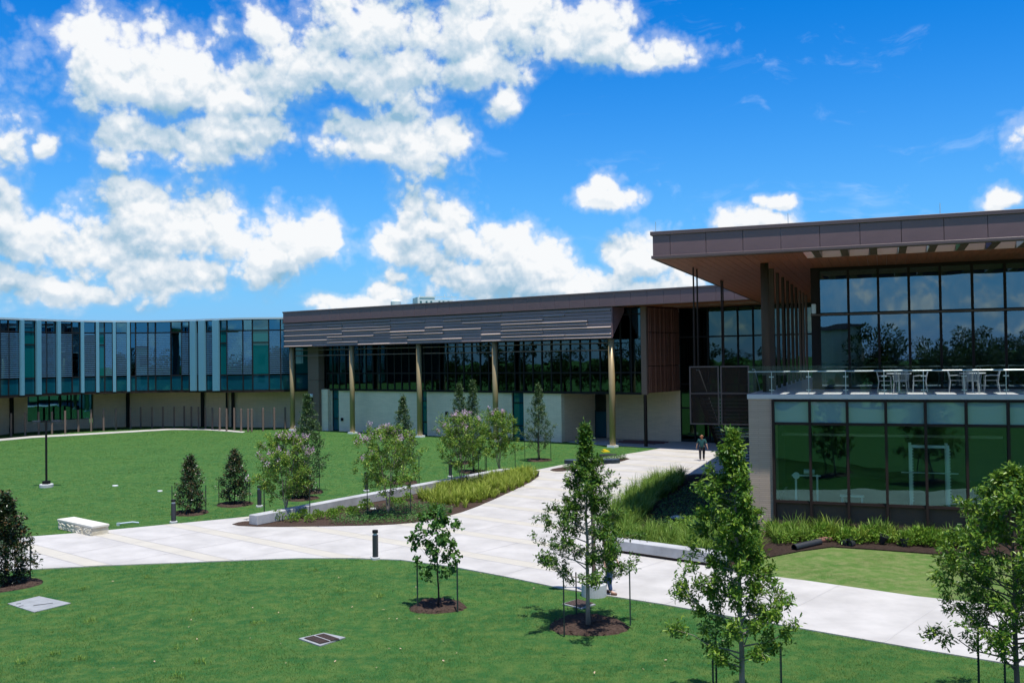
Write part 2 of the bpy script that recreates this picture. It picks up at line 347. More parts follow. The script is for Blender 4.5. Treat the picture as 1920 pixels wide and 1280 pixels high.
# ------------------------------------------------------------------ builders
COL = S.collection
def link(o, parent=None):
    COL.objects.link(o)
    if parent is not None: o.parent = parent
    return o
def thing(name, label, cat, loc=(0, 0, 0), rz=0.0, group=None):
    o = bpy.data.objects.new(name, None); COL.objects.link(o); o.empty_display_size = .3
    o.location = loc; o.rotation_euler = (0, 0, rz)
    o['label'] = label; o['category'] = cat
    if group: o['group'] = group
    return o
def tag(o, label, cat, group=None):
    o['label'] = label; o['category'] = cat
    if group: o['group'] = group
    return o
class MB:
    def __init__(s): s.v = []; s.f = []; s.m = []; s.mats = []
    def mi(s, m):
        if m not in s.mats: s.mats.append(m)
        return s.mats.index(m)
    def add(s, vs, fs, m):
        o = len(s.v); k = s.mi(m); s.v += [tuple(v) for v in vs]
        for f in fs: s.f.append([i+o for i in f]); s.m.append(k)
    def box(s, x0, x1, y0, y1, z0, z1, m):
        s.add([(x0,y0,z0),(x1,y0,z0),(x1,y1,z0),(x0,y1,z0),(x0,y0,z1),(x1,y0,z1),(x1,y1,z1),(x0,y1,z1)],
              [(0,3,2,1),(4,5,6,7),(0,1,5,4),(1,2,6,5),(2,3,7,6),(3,0,4,7)], m)
    def tube(s, pts, rad, m, n=8, cap=True):
        pts = [Vector(p) for p in pts]; rings = []
        rad = rad if hasattr(rad, '__len__') else [rad]*len(pts)
        vs, fs = [], []
        prev = None
        for i, p in enumerate(pts):
            d = (pts[min(i+1, len(pts)-1)] - pts[max(i-1, 0)]).normalized()
            if prev is None: u = d.orthogonal().normalized()
            else: u = (prev - d*prev.dot(d)); u = u.normalized() if u.length > 1e-5 else d.orthogonal().normalized()
            prev = u; w = d.cross(u)
            for k in range(n):
                a = 2*math.pi*k/n; vs.append(p + (u*math.cos(a) + w*math.sin(a))*rad[i])
        for i in range(len(pts)-1):
            for k in range(n):
                fs.append((i*n+k, i*n+(k+1) % n, (i+1)*n+(k+1) % n, (i+1)*n+k))
        if cap: fs += [tuple(range(n))[::-1], tuple(range((len(pts)-1)*n, len(pts)*n))]
        s.add(vs, fs, m)
    def lathe(s, prof, m, n=20, c=(0, 0)):
        vs = [(c[0]+r*math.cos(2*math.pi*k/n), c[1]+r*math.sin(2*math.pi*k/n), z) for (r, z) in prof for k in range(n)]
        fs = [(i*n+k, i*n+(k+1) % n, (i+1)*n+(k+1) % n, (i+1)*n+k) for i in range(len(prof)-1) for k in range(n)]
        fs += [tuple(range(n))[::-1], tuple(range((len(prof)-1)*n, len(prof)*n))]
        s.add(vs, fs, m)
    def prism(s, poly, z0, z1, m, side=None):
        n = len(poly); a = sum(poly[i][0]*poly[(i+1) % n][1]-poly[(i+1) % n][0]*poly[i][1] for i in range(n))
        if a < 0: poly = poly[::-1]
        s.add([(p[0], p[1], z0) for p in poly]+[(p[0], p[1], z1) for p in poly],
              [tuple(range(n))[::-1], tuple(range(n, 2*n))]+[(i, (i+1) % n, n+(i+1) % n, n+i) for i in range(n)], m)
    def mesh(s, name, smooth=False):
        me = bpy.data.meshes.new(name); me.from_pydata(s.v, [], s.f); 
        for m in s.mats: me.materials.append(m)
        if len(s.mats) > 1: me.polygons.foreach_set('material_index', s.m)
        if smooth: me.polygons.foreach_set('use_smooth', [True]*len(me.polygons))
        me.update(); return me
    def build(s, name, parent=None, loc=(0, 0, 0), rz=0.0, smooth=False, kind=None):
        o = bpy.data.objects.new(name, s.mesh(name, smooth)); o.location = loc; o.rotation_euler = (0, 0, rz)
        link(o, parent)
        if kind: o['kind'] = kind
        return o
_cache = {}
def bevel_mesh(name, dims, m, bev):
    key = (tuple(round(d, 3) for d in dims), m.name, round(bev, 4))
    if key in _cache: return _cache[key]
    bm = bmesh.new(); bmesh.ops.create_cube(bm, size=1.0)
    for v in bm.verts: v.co = Vector((v.co.x*dims[0], v.co.y*dims[1], v.co.z*dims[2]))
    if bev: bmesh.ops.bevel(bm, geom=bm.edges[:], offset=bev, segments=1, affect='EDGES')
    me = bpy.data.meshes.new(name); bm.to_mesh(me); bm.free(); me.materials.append(m)
    _cache[key] = me; return me
def bx(name, parent, x0, x1, y0, y1, z0, z1, m, bev=0.0, rot=None):
    me = bevel_mesh(name, (abs(x1-x0), abs(y1-y0), abs(z1-z0)), m, bev)
    o = bpy.data.objects.new(name, me); o.location = ((x0+x1)/2, (y0+y1)/2, (z0+z1)/2)
    if rot: o.rotation_euler = rot
    return link(o, parent)
def ob(name, me, parent=None, loc=(0, 0, 0), rot=(0, 0, 0)):
    o = bpy.data.objects.new(name, me); o.location = loc; o.rotation_euler = rot
    return link(o, parent)
def window(parent, loc, rz, w, h, gm, fm, bar=.05, dep=.14, name='window', pane='pane', sides=(1, 1, 1, 1)):
    """one glazed bay, its lower left corner at loc: four frame bars and a pane of glass a little behind their face"""
    key = ('win', round(w, 3), round(h, 3), fm.name, bar, dep, sides)
    if key not in _cache:
        b = MB(); zb = bar if sides[2] else 0; zt = bar if sides[3] else 0
        if sides[0]: b.box(0, bar, 0, dep, 0, h, fm)
        if sides[1]: b.box(w-bar, w, 0, dep, 0, h, fm)
        xl = bar if sides[0] else 0; xr = w-bar if sides[1] else w
        if sides[2]: b.box(xl, xr, .004, dep-.004, 0, bar, fm)
        if sides[3]: b.box(xl, xr, .004, dep-.004, h-bar, h, fm)
        _cache[key] = b.mesh('window')
        q = MB(); q.box(xl*.9, w-(w-xr)*.9, dep*.45, dep*.45+.012, zb*.9, h-zt*.9, gm)
    pk = ('pane', round(w, 3), round(h, 3), gm.name, bar, dep, sides)
    if pk not in _cache:
        q = MB(); xl = (bar if sides[0] else 0)*.9; xr = w-(bar if sides[1] else 0)*.9
        q.box(xl, xr, dep*.45, dep*.45+.012, (bar if sides[2] else 0)*.9, h-(bar if sides[3] else 0)*.9, gm); _cache[pk] = q.mesh('pane')
    f = ob(name, _cache[key], parent, loc, (0, 0, rz))
    ob(pane, _cache[pk], f)
    return f

def struct(o): o['kind'] = 'structure'; return o
def in_poly(x, y, poly):
    x = np.asarray(x); y = np.asarray(y); ins = np.zeros(x.shape, bool); n = len(poly); j = n-1
    for i in range(n):
        xi, yi = poly[i]; xj, yj = poly[j]
        c = ((yi > y) != (yj > y)) & (x < (xj-xi)*(y-yi)/((yj-yi) if yj != yi else 1e-9)+xi)
        ins ^= c; j = i
    return ins
def smooth_poly(pts, it=2):
    for _ in range(it):
        q = []
        for i in range(len(pts)):
            a, b = Vector(pts[i]), Vector(pts[(i+1) % len(pts)])
            q += [tuple(a.lerp(b, .25)), tuple(a.lerp(b, .75))]
        pts = q
    return pts
def chaikin(pts, it=2):
    for _ in range(it):
        q = [pts[0]]
        for i in range(len(pts)-1):
            a, b = Vector(pts[i]), Vector(pts[i+1]); q += [tuple(a.lerp(b, .25)), tuple(a.lerp(b, .75))]
        pts = q+[pts[-1]]
    return pts
def GP(lst): return [gp(*p) for p in lst]

# ------------------------------------------------------------------ frames of the two straight wings
TM, TR = math.atan2(-.603, .798), math.atan2(-.363, .932)
OM, OR = (7.5, 71.8), (9.05, 36.6)
def Mw(u, v): return (OM[0]+u*.798+v*.603, OM[1]-u*.603+v*.798)
def Rw(u, v): return (OR[0]+u*.932+v*.363, OR[1]-u*.363+v*.932)
def pu(px, v, O, T, z=None):
    """u of the point where the vertical plane through photo column px meets the wall line v"""
    k = (px-960)/F; ax, ay = math.cos(T), math.sin(T); nx, ny = -math.sin(T), math.cos(T)
    x0, y0 = O[0]+v*nx, O[1]+v*ny
    return (k*y0-x0)/(ax-k*ay)

# ------------------------------------------------------------------ ground
b = MB(); b.prism([(-1500, -1500), (1500, -1500), (1500, 1500), (-1500, 1500)], -.5, 0.0, lawnm); struct(b.build('lawn'))
path_low = [(-120, 1092), (-60, 1080), (0, 1072), (55, 1068), (190, 1061), (400, 1053), (560, 1047), (660, 1047), (750, 1050), (850, 1063), (950, 1082), (1060, 1105), (1240, 1133), (1380, 1158), (1520, 1182), (1720, 1217), (1920, 1250), (2080, 1279)]
path_hi = [(2080, 1172), (1920, 1144), (1804, 1128), (1720, 1119), (1520, 1090.5), (1431, 1079), (1357, 1066)]
bed_edge = [(1240, 1047), (1130, 1022), (1126, 990), (1153, 947), (1182, 929), (1212, 912), (1237, 900), (1262, 895), (1291, 891), (1320, 889)]
PATH = GP(path_low)+GP(path_hi)+GP(bed_edge)+[Rw(.4, 14.0), Rw(.4, 31.0), Mw(16, 6.6), Mw(-5.7, 6.6), Mw(-5.7, 2.2)] \
    + GP([(1110, 833), (1240, 840.5), (1200, 847.5), (1083, 866), (1007.5, 881), (957, 889), (478, 968), (305, 984.7), (207, 994), (133, 1000.6), (56, 1006.7), (0, 1012), (-60, 1018), (-120, 1024)])
def flat(name, poly, z, m, parent=None, skirt=None):
    b = MB()
    b.prism(poly, z-(skirt or .03), z, m); return b.build(name, parent)
pw = struct(flat('pathway', PATH, .03, pathm))
def strips(name, poly, n, centres, width, z, m, parent, clip=None):
    n = Vector((n[0], n[1], 0)).normalized()
    for c in centres:
        bm = bmesh.new(); vs = [bm.verts.new((p[0], p[1], z)) for p in poly]; bm.faces.new(vs)
        bmesh.ops.triangulate(bm, faces=bm.faces[:])
        for (d, no) in ((c-width/2, -n), (c+width/2, n))+((('cut', 0),) if clip else ()):
            if d == 'cut':
                bmesh.ops.bisect_plane(bm, geom=bm.verts[:]+bm.edges[:]+bm.faces[:], plane_co=Vector((*clip[0], 0)), plane_no=Vector((*clip[1], 0)), clear_outer=True); continue
            bmesh.ops.bisect_plane(bm, geom=bm.verts[:]+bm.edges[:]+bm.faces[:], plane_co=n*d, plane_no=no, clear_outer=True)
        if bm.faces:
            bmesh.ops.recalc_face_normals(bm, faces=bm.faces[:])
            if bm.faces[0].normal.z < 0: bmesh.ops.reverse_faces(bm, faces=bm.faces[:])
            me = bpy.data.meshes.new(name); bm.to_mesh(me); me.materials.append(m); ob(name, me, parent)
        bm.free()
_c0, _c1 = Vector(gp(1134, 1034)), Vector(gp(1020, 1097)); CUT = (tuple(_c0), tuple(Vector(((_c1-_c0).y, -(_c1-_c0).x)).normalized()*(-1)))
a40 = R_(40.3); nB = (math.sin(a40), math.cos(a40)); nJ = (math.cos(a40), -math.sin(a40))
strips('paving_band', PATH, nB, [15.4+2.93*k for k in range(-3, 22)], .62, .034, bandm, pw, CUT)
strips('paving_joint', PATH, nJ, [-46+2.93*k for k in range(4, 18)], .02, .037, jointm, pw)
strips('paving_joint', PATH, nB, [15.4+2.93*k+s_*.33 for k in range(-3, 16) for s_ in (-1, 1)], .018, .0375, jointm, pw, CUT)

BED1 = smooth_poly(GP([(430, 986), (452, 979), (480, 978), (955, 893), (1003, 888), (1012, 896), (940, 931), (880, 957), (820, 974), (760, 983), (700, 986), (600, 988), (500, 989)]), 1)
struct(flat('planting_bed', BED1, .055, mulch))
BED2 = smooth_poly(GP([(1029, 881), (1060, 876), (1120, 866), (1170, 858), (1184, 862), (1110, 876), (1060, 884), (1040, 885)]), 1)
struct(flat('planting_bed', BED2, .055, mulch))
BED3 = GP([(1126, 990), (1153, 947), (1182, 929), (1212, 912), (1237, 900), (1262, 895), (1291, 891), (1320, 889)])+[Rw(-.05, 14.0), Rw(-.05, 0.6), Rw(16, .3)]+GP([(1960, 1063), (1850, 1042), (1760, 1040), (1640, 1031), (1560, 1026), (1500, 1034), (1440, 1046), (1357, 1066), (1240, 1047), (1130, 1022)])
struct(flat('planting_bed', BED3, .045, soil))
LAWN2 = GP([(1357, 1067), (1440, 1047), (1500, 1035), (1560, 1027), (1640, 1032), (1760, 1041), (1850, 1043), (1960, 1064), (2080, 1090), (2080, 1172), (1920, 1144), (1804, 1128), (1720, 1119), (1520, 1090.5), (1431, 1079)])
struct(flat('dry_lawn', LAWN2, .02, lawn2m))
# narrow concrete walk in front of the curved wing
wl = GP([(-40, 829), (0, 826.5), (60, 821), (150, 816), (320, 806), (380, 806), (420, 808.5), (455, 811.2)])
wh = GP([(460, 809.4), (420, 805.6), (390, 804.2), (320, 803.6), (150, 813), (60, 817.6), (0, 823), (-40, 825.6)])
struct(flat('concrete_walk', wl+wh, .035, pathm))

# mulch rings round the young trees (loose heaped sheet with a raised rim)
def ring(x, y, r, seed=0):
    rnd = random.Random(seed); n, b = 36, MB(); vs = [(x, y, .035)]; fs = []
    rs = ((.35, .04), (.62, .06), (.82, .095), (.95, .05), (1.03, .0))
    wob = [1+.07*math.sin(k*2*math.pi/n*3+seed)+.05*rnd.uniform(-1, 1) for k in range(n)]
    for (f_, z) in rs:
        for k in range(n):
            a = 2*math.pi*k/n; w = wob[k] if f_ > .6 else 1
            vs.append((x+math.cos(a)*r*f_*w, y+math.sin(a)*r*f_*w, max(z+rnd.uniform(-.018, .022), .004)*(1 if f_ < 1 else 0)+ (0.002 if f_ > 1 else 0)))
    fs += [(0, 1+k, 1+(k+1) % n) for k in range(n)]
    for i in range(len(rs)-1):
        fs += [(1+i*n+k, 1+(i+1)*n+k, 1+(i+1)*n+(k+1) % n, 1+i*n+(k+1) % n) for k in range(n)]
    b.add(vs, fs, mulch); o = b.build('mulch_ring', smooth=False); o['kind'] = 'structure'
    # loose chips
    c = MB()
    for k in range(int(90*r)):
        a = rnd.uniform(0, 6.283); q = r*math.sqrt(rnd.random())*1.02; l, w = rnd.uniform(.03, .07), rnd.uniform(.008, .02); t = rnd.uniform(0, 3.14)
        p = Vector((x+q*math.cos(a), y+q*math.sin(a), .075 if .6*r < q < .93*r else .05)); d = Vector((math.cos(t), math.sin(t), rnd.uniform(-.3, .6)))*l; e_ = Vector((-math.sin(t), math.cos(t), .2))*w
        c.add([p-d-e_, p+d-e_, p+d+e_, p-d+e_], [(0, 1, 2, 3)], mulch)
    c.build('mulch_chips', o, kind='stuff')

# ------------------------------------------------------------------ middle wing
mid = thing('library_wing', 'long two-storey wing with slatted bronze screen on champagne columns', 'building', (OM[0], OM[1], 0), TM)
ZG, ZS, ZT = 4.05, 10.62, 11.73
uL = pu(531, -.5, OM, TM); uPil0, uPil1 = pu(586, 1.5, OM, TM), pu(606, 1.5, OM, TM); uScr1 = pu(1147, -.35, OM, TM)
uCorner = 2.2
# ground-storey stone, split by dark slot windows
slots = [pu(p, 1.66, OM, TM) for p in (621, 634, 788, 799, 958, 980)]
edges = [uPil1+.9]+slots+[-5.77]
for i in range(0, len(edges), 2): bx('stone_wall', mid, edges[i], edges[i+1], 1.66, 2.1, 0, ZG-.003, stone_w)
for i in range(0, len(slots), 2):
    w_ = slots[i+1]-slots[i]
    window(mid, (slots[i], 1.78, 0), 0, w_, 1.2, teal_d, black)
    window(mid, (slots[i], 1.78, 1.2), 0, w_, 1.9, teal_s, black); window(mid, (slots[i], 1.78, 3.1), 0, w_, ZG-3.1-.004, teal_d, black)
bx('stone_wall', mid, -6.17, -5.77, 2.1, 6.66, 0, ZG-.003, stone)        # return of the recess
dr0, dr1 = pu(1111, 6.6, OM, TM), pu(1134, 6.6, OM, TM)
bx('stone_wall', mid, dr1, 2.3, 6.66, 7.1, 0, ZG-.003, stone); bx('stone_wall', mid, 1.9, 2.3, 7.1, 9, 0, ZG-.003, stone)
bx('stone_wall', mid, -5.767, dr0, 6.66, 7.1, 0, ZG-.003, stone)
dd = window(mid, (dr0, 6.72, 0), 0, dr1-dr0, 2.3, teal_d, black, .07, name='door'); window(mid, (dr0, 6.72, 2.3), 0, dr1-dr0, ZG-2.31, g_mid, black)
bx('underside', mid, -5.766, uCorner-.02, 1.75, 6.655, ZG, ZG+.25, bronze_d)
# upper glazing
nb = 38; u0, u1 = uPil1+.35, uCorner-.45; wbay = (u1-u0)/nb
for k in range(nb):
    x = u0+k*wbay
    window(mid, (x, 1.5, ZG), 0, wbay, 1.55, g_mid, black, .06)
    window(mid, (x, 1.5, ZG+1.55), 0, wbay, 4.45, g_mid, black, .06)
    if k > nb-6: window(mid, (x, 1.5, ZG+6.0), 0, wbay, ZS-ZG-6.02, g_mid, black, .06)
bx('upper_wall', mid, u0, u0+(nb-5)*wbay, 1.52, 1.7, ZG+6.0, ZS-.02, bronze_d)
bx('floor_edge', mid, u0, u1, 1.46, 1.499, ZG-.12, ZG, black)
bx('corner_trim', mid, u1+.003, uCorner, 1.42, 1.66, ZG-.1, ZS-.02, taupe)
# pilaster at the left end
for z0, z1 in ((0, 2.45), (2.47, 4.95), (4.97, 7.45), (7.47, 9.0)):
    bx('pilaster_panel', mid, uPil0, uPil1, .85, 1.6, z0, z1, taupe, .01)
bx('stone_wall', mid, uPil1+.003, uPil1+.898, 1.2, 1.7, 0, ZG-.003, stone_w)
# louvred box end
bx('louvre_backing', mid, uCorner-.3, uCorner-.02, 1.67, 6.655, ZG+.002, ZS-.02, bronze_d)
rnd = random.Random(4)
nl = 30
for k in range(nl):
    y = 1.75+k*(4.85/nl); dz = rnd.choice((.10, .16, .22)); h4 = (0, 2.05, 4.6, ZS-ZG-.05)
    for j in range(3):
        bx('louvre_blade', mid, uCorner-.018, uCorner+dz, y, y+rnd.choice((.05, .07)), ZG+.02+h4[j], ZG-.03+h4[j+1], louvw)
# curtain wall set back under the roof
bays = 11; cw = 13.6/bays
for k in range(bays):
    x = 2.3+k*cw
    for (z0, z1) in ((0, 2.7), (2.7, 4.6), (4.6, 8.3), (8.3, ZS-.03)):
        window(mid, (x, 6.66, z0), 0, cw, z1-z0, g_mid, black, .06)
# roof, fascia panels, coping
bx('roof', mid, uL+.1, 24, -.3, 22, ZS+.05, ZT-.1, roofm)
npan = int((17.5-uL)/1.36)
for k in range(npan):
    x = uL+k*1.36; bx('fascia_panel', mid, x+.008, x+1.352, -.5, -.32, ZS+.06, ZT-.14, bronze, .004)
bx('fascia_end', mid, uL-.001, uL+.09, -.319, 8, ZS+.06, ZT-.14, bronze)
bx('coping', mid, uL-.06, 17.6, -.545, -.1, ZT-.138, ZT, bronze_l, .01); bx('coping', mid, uL-.06, uL+.3, -.098, 8, ZT-.138, ZT, bronze_l)
bx('fascia_lip', mid, uL-.02, 17.6, -.535, -.2, ZS-.02, ZS+.057, bronze_l, .01)
for k in range(20):
    y = -.198+k*.36; bx('soffit_board', mid, uScr1+.3, 24, y, y+.345, ZS, ZS+.03, wood)
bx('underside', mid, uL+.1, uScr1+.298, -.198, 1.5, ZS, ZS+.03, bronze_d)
for y in (2.6, 4.4): bx('soffit_light_strip', mid, 3.0, 15, y, y+.07, ZS-.012, ZS-.002, offw)
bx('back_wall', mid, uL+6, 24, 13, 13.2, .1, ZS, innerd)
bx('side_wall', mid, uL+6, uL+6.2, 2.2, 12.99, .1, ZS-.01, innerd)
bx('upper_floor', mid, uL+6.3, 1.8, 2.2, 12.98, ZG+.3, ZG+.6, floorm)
for k in range(14): 
    x = -34+k*2.7; bx('interior_partition', mid, x, x+rnd.uniform(.3, 1.2), rnd.uniform(5, 9), 9.6, ZG+.61, ZG+rnd.uniform(2.2, 5.5), inner)
for k in range(9):
    x = -31+k*3.7+rnd.random(); bx('monitor', mid, x, x+.5, 2.6, 2.64, ZG+1.65, ZG+2.0, white)
# slatted screen: eight rows of overlapping planks, each run tilted so that its lower lip stands proud
rows = 9; rh = (ZS-.05-8.26)/rows
def plank_mesh(L, h, proud, m1, m2):
    key = ('plank', round(L, 2), round(proud, 3))
    if key in _cache: return _cache[key]
    b = MB(); p = proud
    vs = [(0, 0, h), (0, -.025, .105), (0, -p, .03), (0, -p, 0), (0, .05, 0), (0, .05, h)]
    n = len(vs); V = vs+[(L, y, z) for (_, y, z) in vs]
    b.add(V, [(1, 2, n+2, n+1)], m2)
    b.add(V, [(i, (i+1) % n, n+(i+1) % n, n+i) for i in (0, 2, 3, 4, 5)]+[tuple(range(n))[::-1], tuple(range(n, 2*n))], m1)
    _cache[key] = b.mesh('screen_plank'); return _cache[key]
modl = 2.05; nm = int(round((uScr1-uL)/modl)); modl = (uScr1-uL)/nm
for r in range(rows):
    k = 0; high = (r % 2 == 0)
    while k < nm:
        ln = min(rnd.choice((1, 2, 3, 3, 4)), nm-k); pr = rnd.choice((.12, .14)) if high else rnd.choice((.04, .05, .06))
        L = ln*modl-.03
        ob('screen_plank', plank_mesh(L, rh-.02, pr, screenm, screen_lit if pr > .1 else screenm), mid, (uL+k*modl+.015, -.34, 8.26+r*rh))
        k += ln; high = not high if rnd.random() < .8 else high
bx('screen_backing', mid, uL+.01, uScr1-.01, -.285, -.18, 8.27, ZS-.04, bronze_d)
bb = MB(); bb.add([(uScr1, -.42, 8.24), (uScr1, 1.4, ZS-.35), (uScr1, 1.4, ZS-.03), (uScr1, -.36, ZS-.03), (uScr1+.1, -.42, 8.24), (uScr1+.1, 1.4, ZS-.35), (uScr1+.1, 1.4, ZS-.03), (uScr1+.1, -.36, ZS-.03)],
        [(0, 1, 2, 3), (7, 6, 5, 4), (0, 4, 5, 1), (1, 5, 6, 2), (2, 6, 7, 3), (3, 7, 4, 0)], bronze); bb.build('screen_return', mid)
bx('screen_edge', mid, uL-.0, uScr1-.002, -.42, -.18, 8.2, 8.255, bronze_l)
# columns and sun-shade bars
colu = [0, -11.2, -19.7, -28.2, -36.7]
for u in colu:
    b = MB(); b.lathe([(.235, 0.02), (.235, 8.2)], gold, 24); c_ = b.build('column', mid, (u, 0, 0), smooth=False)
    c_.data.polygons.foreach_set('use_smooth', [len(p.vertices) == 4 for p in c_.data.polygons])
    b = MB(); b.box(-.32, .32, -.32, .32, 0, .16, white); b.build('base', c_)
for i in range(4):
    a_, b_ = colu[i+1]+.3, colu[i]-.3
    for z in (7.86, 7.32): bx('sunshade_bar', mid, a_, b_, .16, .24, z, z+.07, taupe)
    for f_ in (.5,): bx('bar_hanger', mid, a_+(b_-a_)*f_, a_+(b_-a_)*f_+.06, .245, .28, 7.2, 8.2, bronze_d)
bx('corner_post', mid, uCorner-.32, uCorner-.12, 1.45, 1.65, .02, ZG-.12, bronze_d)
for z_, (px_) in ((1.0, 640), (1.9, 836)):
    u_ = pu(px_, 1.6, OM, TM); f_ = bx('wall_light', mid, u_-.12, u_+.12, 1.5, 1.655, z_, z_+.3, black, .02)
# surveillance lamp on the pilaster
wl_ = bx('wall_light', mid, uPil0+.45, uPil0+.8, .6, .845, 3.25, 3.6, white, .04); bx('bracket', mid, uPil0+.55, uPil0+.7, .7, .845, 2.9, 3.248, black)

# ------------------------------------------------------------------ right wing with terrace
rw = thing('terrace_wing', 'brown flat-roofed wing with deep timber soffit over a glass-walled terrace', 'building', (OR[0], OR[1], 0), TR)
SZ, RZ0, RZ1 = 5.3, 10.57, 11.6
RU0, RU1, RV0, RV1 = -3.3, 18.0, -1.42, 33.0; OU0 = 1.9
# pier and lower glass wall
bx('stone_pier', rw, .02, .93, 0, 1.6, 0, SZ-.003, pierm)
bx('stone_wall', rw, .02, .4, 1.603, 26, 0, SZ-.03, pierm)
pit = 8.0/6; nlow = 12
for k in range(nlow):
    x = .935+k*pit
    bx('base_panel', rw, x+.05, x+pit-.05, .06, .16, 0, 1.2, basep)
    window(rw, (x, -.03, 1.24), 0, pit, 2.95, g_low, bronze_d, .05, .17)
    window(rw, (x, -.03, 4.19), 0, pit, .88, teal_l, bronze_d, .05, .17)
    bx('mullion', rw, x-.045, x+.045, -.10, -.032, 0, SZ-.2, bronze_d)
bx('sill', rw, .935, .935+nlow*pit, -.06, .2, 1.2, 1.238, bronze_d)
bx('head_beam', rw, .935, .935+nlow*pit, -.05, .16, 5.08, 5.118, bronze_d)
# terrace deck
bx('terrace_slab', rw, -.02, 17, -.05, 5.9, 5.12, SZ, slabc, .01); bx('terrace_slab', rw, -.02, 2.3, 5.905, 27, 5.12, SZ, slabc)
# lower interior
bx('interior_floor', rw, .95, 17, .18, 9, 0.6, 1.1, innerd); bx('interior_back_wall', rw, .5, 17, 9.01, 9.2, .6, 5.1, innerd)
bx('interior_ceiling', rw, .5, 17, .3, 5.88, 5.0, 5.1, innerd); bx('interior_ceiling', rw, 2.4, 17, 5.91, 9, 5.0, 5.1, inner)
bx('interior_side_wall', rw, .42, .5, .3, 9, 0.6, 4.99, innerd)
for z_ in (3.55, 4.02): bx('interior_beam', rw, 1.0, 9, 1.7+z_*.2, 1.85+z_*.2, z_, z_+.1, inner)
# upper glazing
bay = 1.2; GU, GV = 2.35, 5.7
for k in range(12):
    x = GU+k*bay if k < 6 else GU+6*bay+(k-6)*bay
    window(rw, (x, GV, SZ+.02), 0, bay, 3.18, g_top, bronze_d, .05, .16)
    window(rw, (x, GV, 8.54), 0, bay, 1.9, g_top, bronze_d, .05, .16)
bx('transom_ledge', rw, GU-.35, GU+12*bay, GV-.14, GV-.004, 8.47, 8.535, taupe)
bx('corner_post', rw, GU-.33, GU-.004, GV-.02, GV+.3, SZ, RZ0-.035, bronze_d)
bx('head_panel', rw, GU-.3, GU+12*bay, GV+.02, GV+.14, 10.445, RZ0-.035, bronze_d)
for k in range(15):                                         # side wall on the covered walk
    v = GV+.31+k*1.6
    for (z0, z1) in ((SZ, 8.5), (8.5, RZ0-.04)): window(rw, (GU-.2, v+1.6, z0), -math.pi/2, 1.6, z1-z0, g_mid, bronze_d, .07, .14)
sp_ = bx('loudspeaker', rw, GU-.3, GU-.12, GV-.2, GV-.025, 8.56, 8.98, white, .03)
bx('interior_back_wall', rw, GU+.1, 17, 14, 14.2, SZ, RZ0-.04, inner); bx('interior_floor', rw, GU+.1, 17, GV+.2, 13.99, SZ-.1, SZ+.015, floorm)
bx('interior_ceiling', rw, GU+.1, 17, GV+.2, 13.99, RZ0-.14, RZ0-.05, inner)
bx('interior_partition', rw, GU+.8, GU+1.25, 8, 8.2, SZ+.02, 9, innerd); bx('interior_partition', rw, GU+1.6, GU+3.7, 9, 9.2, SZ+.02, 8.6, white)
bx('interior_counter', rw, GU+.2, GU+3.0, 7.2, 7.9, SZ+.02, SZ+1.1, teal_p); bx('wall_screen', rw, GU+2.0, GU+2.75, 8.9, 8.98, SZ+1.1, SZ+2.5, black)
lp = bx('pendant_light', rw, GU+4.2, GU+6.1, 7.6, 7.75, 7.7, 7.85, white)
bx('fascia_backing', rw, OU0-.2, RU1, RV0+.185, RV0+.29, RZ0+.1, RZ1-.15, bronze_d)
# columns of the covered walk
b = MB(); b.lathe([(.165, SZ), (.165, RZ0-.035)], basep, 24); c_ = b.build('column', rw, (.45, 2.4, 0)); c_.data.polygons.foreach_set('use_smooth', [len(p.vertices) == 4 for p in c_.data.polygons])
for k in range(9):
    v = 5.0+2.5*k; wc = .10 if k == 0 else .065; bx('blade_column', rw, .45-wc, .45+wc, v-.12, v+.12, SZ, RZ0-.035, basep if k < 6 else taupe, .01)
# roof
bx('roof', rw, RU0+.1, RU1, RV0+3.7, RV1, RZ0+.06, RZ1-.1, roofm); bx('roof', rw, RU0+.1, .6, RV0+.2, RV0+3.69, RZ0+.06, RZ1-.1, roofm)
x = RU0; ks = 0
while x < RU1-.1:
    w_ = .68 if ks == 0 else 1.364
    bx('fascia_panel', rw, x+.008, x+w_-.008, RV0, RV0+.18, RZ0+.1, RZ1-.15, bronze, .004); x += w_; ks += 1
for k in range(17): bx('fascia_panel', rw, RU0, RU0+.09, RV0+.19+k*2, RV0+2.17+k*2, RZ0+.1, RZ1-.15, bronze, .004)
bx('coping', rw, RU0-.08, RU1, RV0-.055, RV0+.4, RZ1-.148, RZ1, bronze_l, .012); bx('coping', rw, RU0-.08, RU0+.3, RV0+.402, RV1+1, RZ1-.148, RZ1, bronze_l, .012)
bx('fascia_lip', rw, RU0-.05, RU1, RV0-.06, RV0+.3, RZ0-.02, RZ0+.097, bronze_l, .012); bx('fascia_lip', rw, RU0-.05, RU0+.12, RV0+.302, RV1, RZ0-.02, RZ0+.097, bronze_d, .01)
